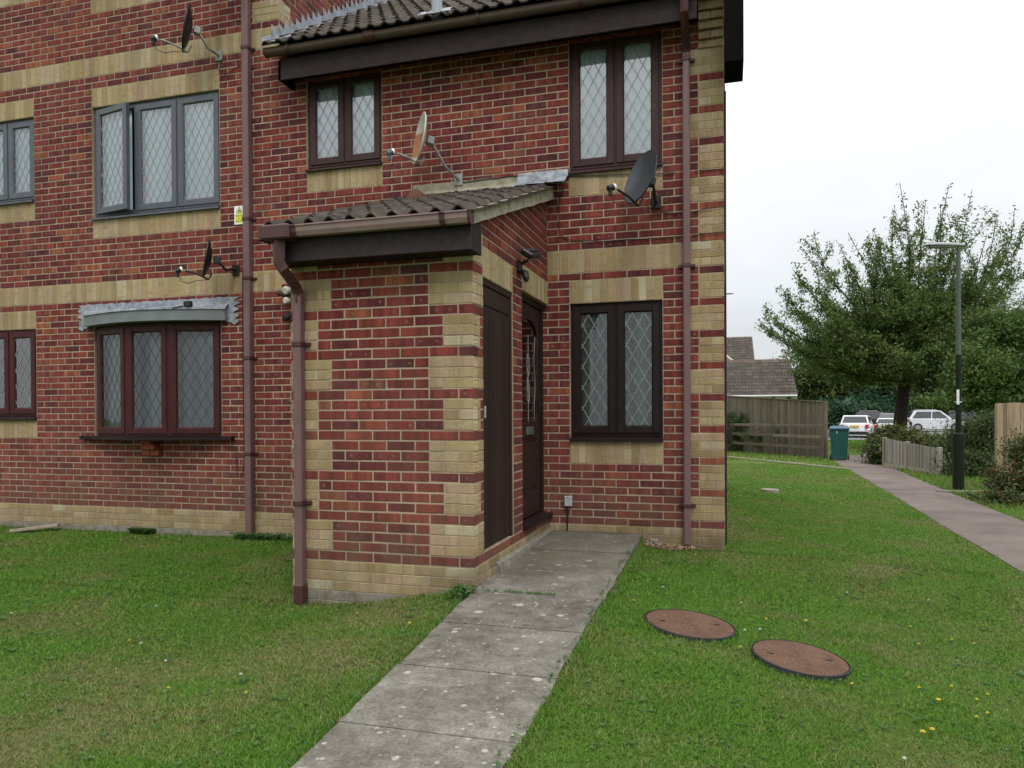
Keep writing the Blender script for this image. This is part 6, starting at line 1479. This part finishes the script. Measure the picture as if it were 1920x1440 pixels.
# cherry tree
tr = thing('cherry_tree', 'tall leafy tree with long whippy shoots behind the lamp post', 'tree', (6.75, 26.0, G0))
base = Vector((6.75, 26.0, G0)); rr = random.Random(21)
trunk = MB(); limbs = MB(); LP = []
fork = Vector((.15, 0, 2.7)); trunk.tube([(0, 0, -.2), (-.05, 0, .6), (.02, .05, 1.6), fork, fork + Vector((.25, .1, 1.2)), fork + Vector((.3, .1, 2.6))], [.34, .27, .24, .22, .15, .08], 10)
targets = []
for u, v in [(1690, 345), (1778, 345), (1822, 355), (1735, 375), (1765, 385), (1676, 385), (1524, 430), (1594, 437), (1625, 455), (1575, 455), (1488, 505), (1530, 510), (1472, 540), (1450, 597), (1420, 607), (1480, 635), (1640, 430), (1870, 405), (1905, 390), (1925, 420), (1880, 470), (1930, 500), (1900, 540), (1720, 430), (1800, 420), (1850, 440), (1660, 470), (1560, 560), (1510, 590)]:
    targets.append(px2w(u, v, 30 + rr.uniform(-2.4, 2.4)) - base)
for i in range(26):
    a = rr.uniform(0, 6.28); e = rr.uniform(.05, 1.2); q = rr.uniform(3.6, 5.4); targets.append(fork + Vector((math.cos(a) * math.cos(e) * q, math.sin(a) * math.cos(e) * q, math.sin(e) * q * .95)))
def curve(a, b, sag, n=9):
    c = (a + b) / 2 + Vector((rr.uniform(-.3, .3), rr.uniform(-.3, .3), sag)); return [a * (1 - t) ** 2 + c * 2 * t * (1 - t) + b * t * t for t in [k / n for k in range(n + 1)]]
for k, T in enumerate(targets):
    st = fork + Vector((.25, .1, 1.0)) * rr.uniform(0, 1.6) * (1 if T.z > 4 else .3); out = Vector((T.x - st.x, T.y - st.y, 0)).length
    cc = Vector((st.x + (T.x - st.x) * .72, st.y + (T.y - st.y) * .72, st.z + (T.z - st.z) * .30)); wb_ = Vector((rr.uniform(-.2, .2), rr.uniform(-.2, .2), rr.uniform(-.15, .15))); P = [st * (1 - t_) ** 2 + cc * 2 * t_ * (1 - t_) + T * t_ * t_ + wb_ * 1.6 * math.sin(t_ * 6.5) for t_ in [q / 12 for q in range(13)]]
    limbs.tube(P, [.052 * (1 - .92 * q / 12) + .006 for q in range(13)], 5)
    Lb = (T - st).length
    for q in (5, 6, 7, 8, 9, 10):
        if rr.random() < .75:
            p = P[q]; dr = (P[q + 1] - P[q - 1]).normalized(); e = p + (dr * .8 + Vector((rr.gauss(0, .55), rr.gauss(0, .55), rr.uniform(.0, .7)))).normalized() * rr.uniform(.8, 1.9)
            mpt = (p + e) / 2 + Vector((rr.gauss(0, .12), rr.gauss(0, .12), -.08)); S_ = [p * (1 - t_) ** 2 + mpt * 2 * t_ * (1 - t_) + e * t_ * t_ for t_ in [w_ / 6 for w_ in range(7)]]
            limbs.tube(S_, [.016, .014, .012, .010, .008, .006, .004], 4)
            for a_, b_ in zip(S_, S_[1:]):
                for w_ in range(24): LP.append(a_.lerp(b_, rr.random()) + Vector((rr.gauss(0, .10), rr.gauss(0, .10), rr.gauss(-.03, .10))))
    for q in range(2, 13):
        tt = q / 12; p = P[q]
        if q < 9:
            for s_ in range(3):
                dd = Vector((rr.gauss(0, 1), rr.gauss(0, 1), rr.gauss(.35, .6))).normalized(); e = p + dd * rr.uniform(.5, 1.5) * (1.15 - tt * .6)
                limbs.tube([p, (p + e) / 2 + Vector((0, 0, .05)), e], [.018, .012, .006], 4)
                for w_ in range(30):
                    f = rr.random(); LP.append(p.lerp(e, .15 + .85 * f) + Vector((rr.gauss(0, .09), rr.gauss(0, .09), rr.gauss(-.03, .09))))
        nl = 44 if q < 12 else 22; prev = P[q - 1]
        for w_ in range(nl):
            LP.append(prev.lerp(p, rr.random()) + Vector((rr.gauss(0, .085), rr.gauss(0, .085), rr.gauss(-.02, .085))) * (1.3 - .45 * tt))
trunk.build('trunk', [BARK], tr); limbs.build('branches', [BARK], tr, kind='stuff')
LPn = np.array([tuple(p) for p in LP]); LPn = np.concatenate([LPn, clump_pts([(.2, 0, 4.4, 3.5, 3.2, 1.7), (.3, 0, 5.4, 2.7, 2.4, 1.5), (-1.9, 0, 3.7, 2.4, 2.1, 1.1), (2.2, 0, 4.0, 2.5, 2.2, 1.2)], 24000, 31, .3, 1, .22, 300)]); leaves('crown', L_CH, LPn, .066, tr, 3, .5)
def bush(name, label, cat, ells, n, mat, size, seed, base_, trunkh=None, group=None, clump=.35, nclump=60, shell=.5, core=True):
    t = thing(name, label, cat, base_, group); E_ = [(e[0] - base_[0], e[1] - base_[1], e[2] - base_[2], e[3], e[4], e[5]) for e in ells]
    leaves('crown' if trunkh else 'foliage', mat, clump_pts(E_, n, seed, shell, 1, clump, nclump), size, t, seed)
    if core:       # inner twiggy mass
        r = np.random.default_rng(seed + 50); P = clump_pts([(e[0], e[1], e[2], e[3] * .72, e[4] * .72, e[5] * .72) for e in E_], n // 4, seed + 9, .1, 1, clump, nclump)
        leaves('inner_foliage', mat, P, size * 2.0, t, seed + 7)
    m = MB()
    hh = trunkh or max(.3, E_[0][2]); 
    for q in range(1 if trunkh else 4): a = q * 1.7; m.tube([(.1 * math.cos(a) * (0 if trunkh else 1), .1 * math.sin(a) * (0 if trunkh else 1), -.2), (.25 * math.cos(a), .25 * math.sin(a), hh * .6), (.5 * math.cos(a), .4 * math.sin(a), hh)], [.22 if trunkh else .04, .16 if trunkh else .03, .07 if trunkh else .015], 7)
    m.build('trunk' if trunkh else 'stems', [BARK], t); return t
def W3(u, v, d): p = px2w(u, v, d); return (p.x, p.y, p.z)
def EL(u, v, d, rx, rz, ry=None): return (*W3(u, v, d), rx * d / FPX, (ry or rx) * d / FPX, rz * d / FPX)
gp = 'trees and shrubs beyond the footpath'
bush('dense_tree', 'dark rounded dense tree behind the left side of the tall leafy tree', 'tree', [EL(1590, 688, 74, 105, 75), EL(1540, 712, 73, 60, 62), EL(1660, 680, 74, 80, 75), EL(1520, 740, 73, 38, 42)], 36000, L_MD2, .18, 11, W3(1600, 795, 76), 5.5, gp, .75, 150)
bush('dense_tree', 'very dark spreading tree directly behind the parked cars and trunk', 'tree', [EL(1720, 685, 78, 100, 85), EL(1780, 668, 78, 100, 85), EL(1690, 725, 76, 70, 40), EL(1790, 735, 76, 80, 38)], 36000, L_DK, .19, 12, W3(1740, 795, 80), 5.5, gp, .8, 150)
bush('broad_tree', 'mid-green bushy tree at the right edge behind the lamp post', 'tree', [EL(1880, 660, 26, 95, 95), EL(1940, 640, 26, 80, 90), EL(1835, 710, 25, 60, 60), EL(1900, 740, 25, 80, 50)], 50000, L_MD, .058, 13, W3(1890, 815, 26), 2.4, gp, .30, 150)
bush('laurel_hedge', 'dark green laurel hedge beyond the white hatchback', 'hedge', [EL(1575, 785, 66, 40, 30), EL(1625, 770, 68, 40, 32), EL(1540, 785, 66, 30, 32), EL(1680, 770, 70, 50, 35)], 16000, L_BG, .16, 14, W3(1600, 808, 67), None, gp, .5, 90)
bush('far_hedge', 'green hedge behind the silver SUV', 'hedge', [EL(1760, 765, 68, 55, 32), EL(1820, 770, 68, 45, 32), EL(1880, 775, 62, 55, 34), EL(1950, 770, 62, 50, 34)], 16000, L_MD, .16, 15, W3(1800, 808, 67), None, gp, .5, 90)
bush('yew_hedge', 'clipped yellow-tipped dark hedge behind the low fence', 'hedge', [EL(1664, 830, 22.2, 26, 32, 36), EL(1700, 836, 22, 40, 27, 38), EL(1740, 843, 21.6, 42, 26, 38), EL(1780, 850, 21, 40, 28, 38), EL(1652, 850, 21.4, 16, 28, 24)], 42000, L_YW, .036, 16, W3(1700, 870, 21.5), None, gp, .16, 220)
bush('wild_hedge', 'loose dark shrub between the low fence and the tall tan fence', 'hedge', [EL(1792, 858, 18.4, 34, 44, 40), EL(1828, 842, 18, 36, 58, 40), EL(1862, 842, 17.6, 28, 68, 40), EL(1822, 882, 17.2, 46, 34, 34), EL(1856, 885, 17, 22, 34, 30)], 60000, mat_leaf('wild_leaf', [(.012, .026, .007), (.024, .048, .011), (.046, .078, .018), (.11, .125, .05)], .6, .2), .028, 17, W3(1830, 915, 17), None, gp, .16, 240)
bush('red_tipped_shrub', 'low shrub with dark red tips in front of the tan fence', 'shrub', [EL(1905, 905, 12.3, 40, 42, 40), EL(1935, 860, 12.5, 40, 50, 45), EL(1890, 940, 12, 34, 26, 30)], 9000, L_RD, .026, 18, W3(1905, 960, 12.2), None, gp, .09, 150)
bush('verge_plants', 'straggly low green plants at the footpath edge by the tan fence', 'plants', [EL(1850, 945, 12.8, 30, 14, 24), EL(1900, 968, 11.6, 36, 18, 30), EL(1940, 985, 11, 36, 20, 30)], 3500, L_MD, .028, 19, W3(1870, 958, 12.5), None, gp, .06, 110, core=False)
bush('ivy', 'dark climber spreading over the left end of the rail fence', 'climber', [EL(1365, 785, 29.6, 30, 13, 12), EL(1395, 786, 29, 28, 11, 12), EL(1425, 792, 28.6, 26, 8, 10), EL(1385, 815, 29.2, 40, 20, 8), EL(1480, 806, 26.9, 34, 9, 6), EL(1440, 822, 27.9, 50, 20, 6), EL(1500, 836, 26.4, 34, 14, 5), EL(1380, 838, 29.2, 36, 10, 8)], 26000, L_DK, .030, 20, W3(1385, 848, 29.2), None, gp, .09, 420, .1, core=False)
bush('weed_clump', 'pale weeds at the corner of the low fence by the kerb', 'plants', [EL(1572, 815, 40, 16, 8, 14)], 900, L_MD, .07, 23, W3(1572, 822, 40), None, gp, .12, 30, core=False)
# long grass tufts on the verge right of the footpath and a strip past it
V, F, Bd = [], [], []; k = 0; rg = np.random.default_rng(5)
def verge(n, x0, x1, y0, y1, h, w):
    global k
    x = rg.uniform(x0, x1, n); y = rg.uniform(y0, y1, n); ok = allowed(x, y); x, y = x[ok], y[ok]; z = gz(x, y)
    for a, b, c in zip(x, y, z):
        t = rg.uniform(0, 6.28); hh = h * rg.uniform(.5, 1.4); u, v_ = math.cos(t), math.sin(t)
        V.extend([(a - v_ * w, b + u * w, c), (a + v_ * w, b - u * w, c), (a + u * hh * .6, b + v_ * hh * .6, c + hh)]); F.append((k, k + 1, k + 2)); k += 3; Bd.append(rg.uniform(0, 1))
verge(16000, 4.0, 6.2, 6.0, 17, .07, .012); verge(6000, 3.0, 8, 17, 36, .07, .03); verge(4000, -1, 3, 17, 26, .06, .02)
link('verge_grass', quick_mesh('verge_grass', np.array(V), np.array(F), [bpy.data.materials['grass_blades']], Bd), None, kind='stuff', label='longer grass on the verge and beyond the path', cat='grass')
V, F, Bd = [], [], []; k = 0
for i in range(500):       # weeds at the wall foot
    x, y = (rg.uniform(-5.3, -4.45), -rg.uniform(.02, .16)) if i < 110 else (rg.uniform(-1.80, -1.66), rg.uniform(-2.55, -2.28)) if i < 150 else (rg.uniform(-6.75, -6.45), -rg.uniform(.01, .07)) if i < 340 else (rg.uniform(-1.62, -1.1), rg.uniform(-2.31, -2.29)) if i < 385 else (rg.uniform(-.80, -.775), rg.uniform(-6, -.3)) if i < 450 else (float(pathx(-2.4 - (i - 450) * .05)) - .01, -2.4 - (i - 450) * .05)
    z = float(gz(x, y)); 
    for q in range(5):
        t = rg.uniform(0, 6.28); L_ = rg.uniform(.02, .05) if i < 340 else rg.uniform(.008, .018); u, v_ = math.cos(t), math.sin(t); w = L_ * .35; zz = z + (rg.uniform(.02, .07) if i < 340 else .032 + rg.uniform(0, .006))
        V.extend([(x, y, zz), (x + u * L_ * .5 - v_ * w, y + v_ * L_ * .5 + u * w, zz + .01), (x + u * L_, y + v_ * L_, zz), (x + u * L_ * .5 + v_ * w, y + v_ * L_ * .5 - u * w, zz + .01)]); F.append((k, k + 1, k + 2, k + 3)); k += 4; Bd.append(rg.uniform(0, 1))
link('wall_weeds', quick_mesh('wall_weeds', np.array(V), np.array(F), [bpy.data.materials['weed_leaf']], Bd, 4), None, kind='stuff', label='small green weeds along the wall foot', cat='weeds')
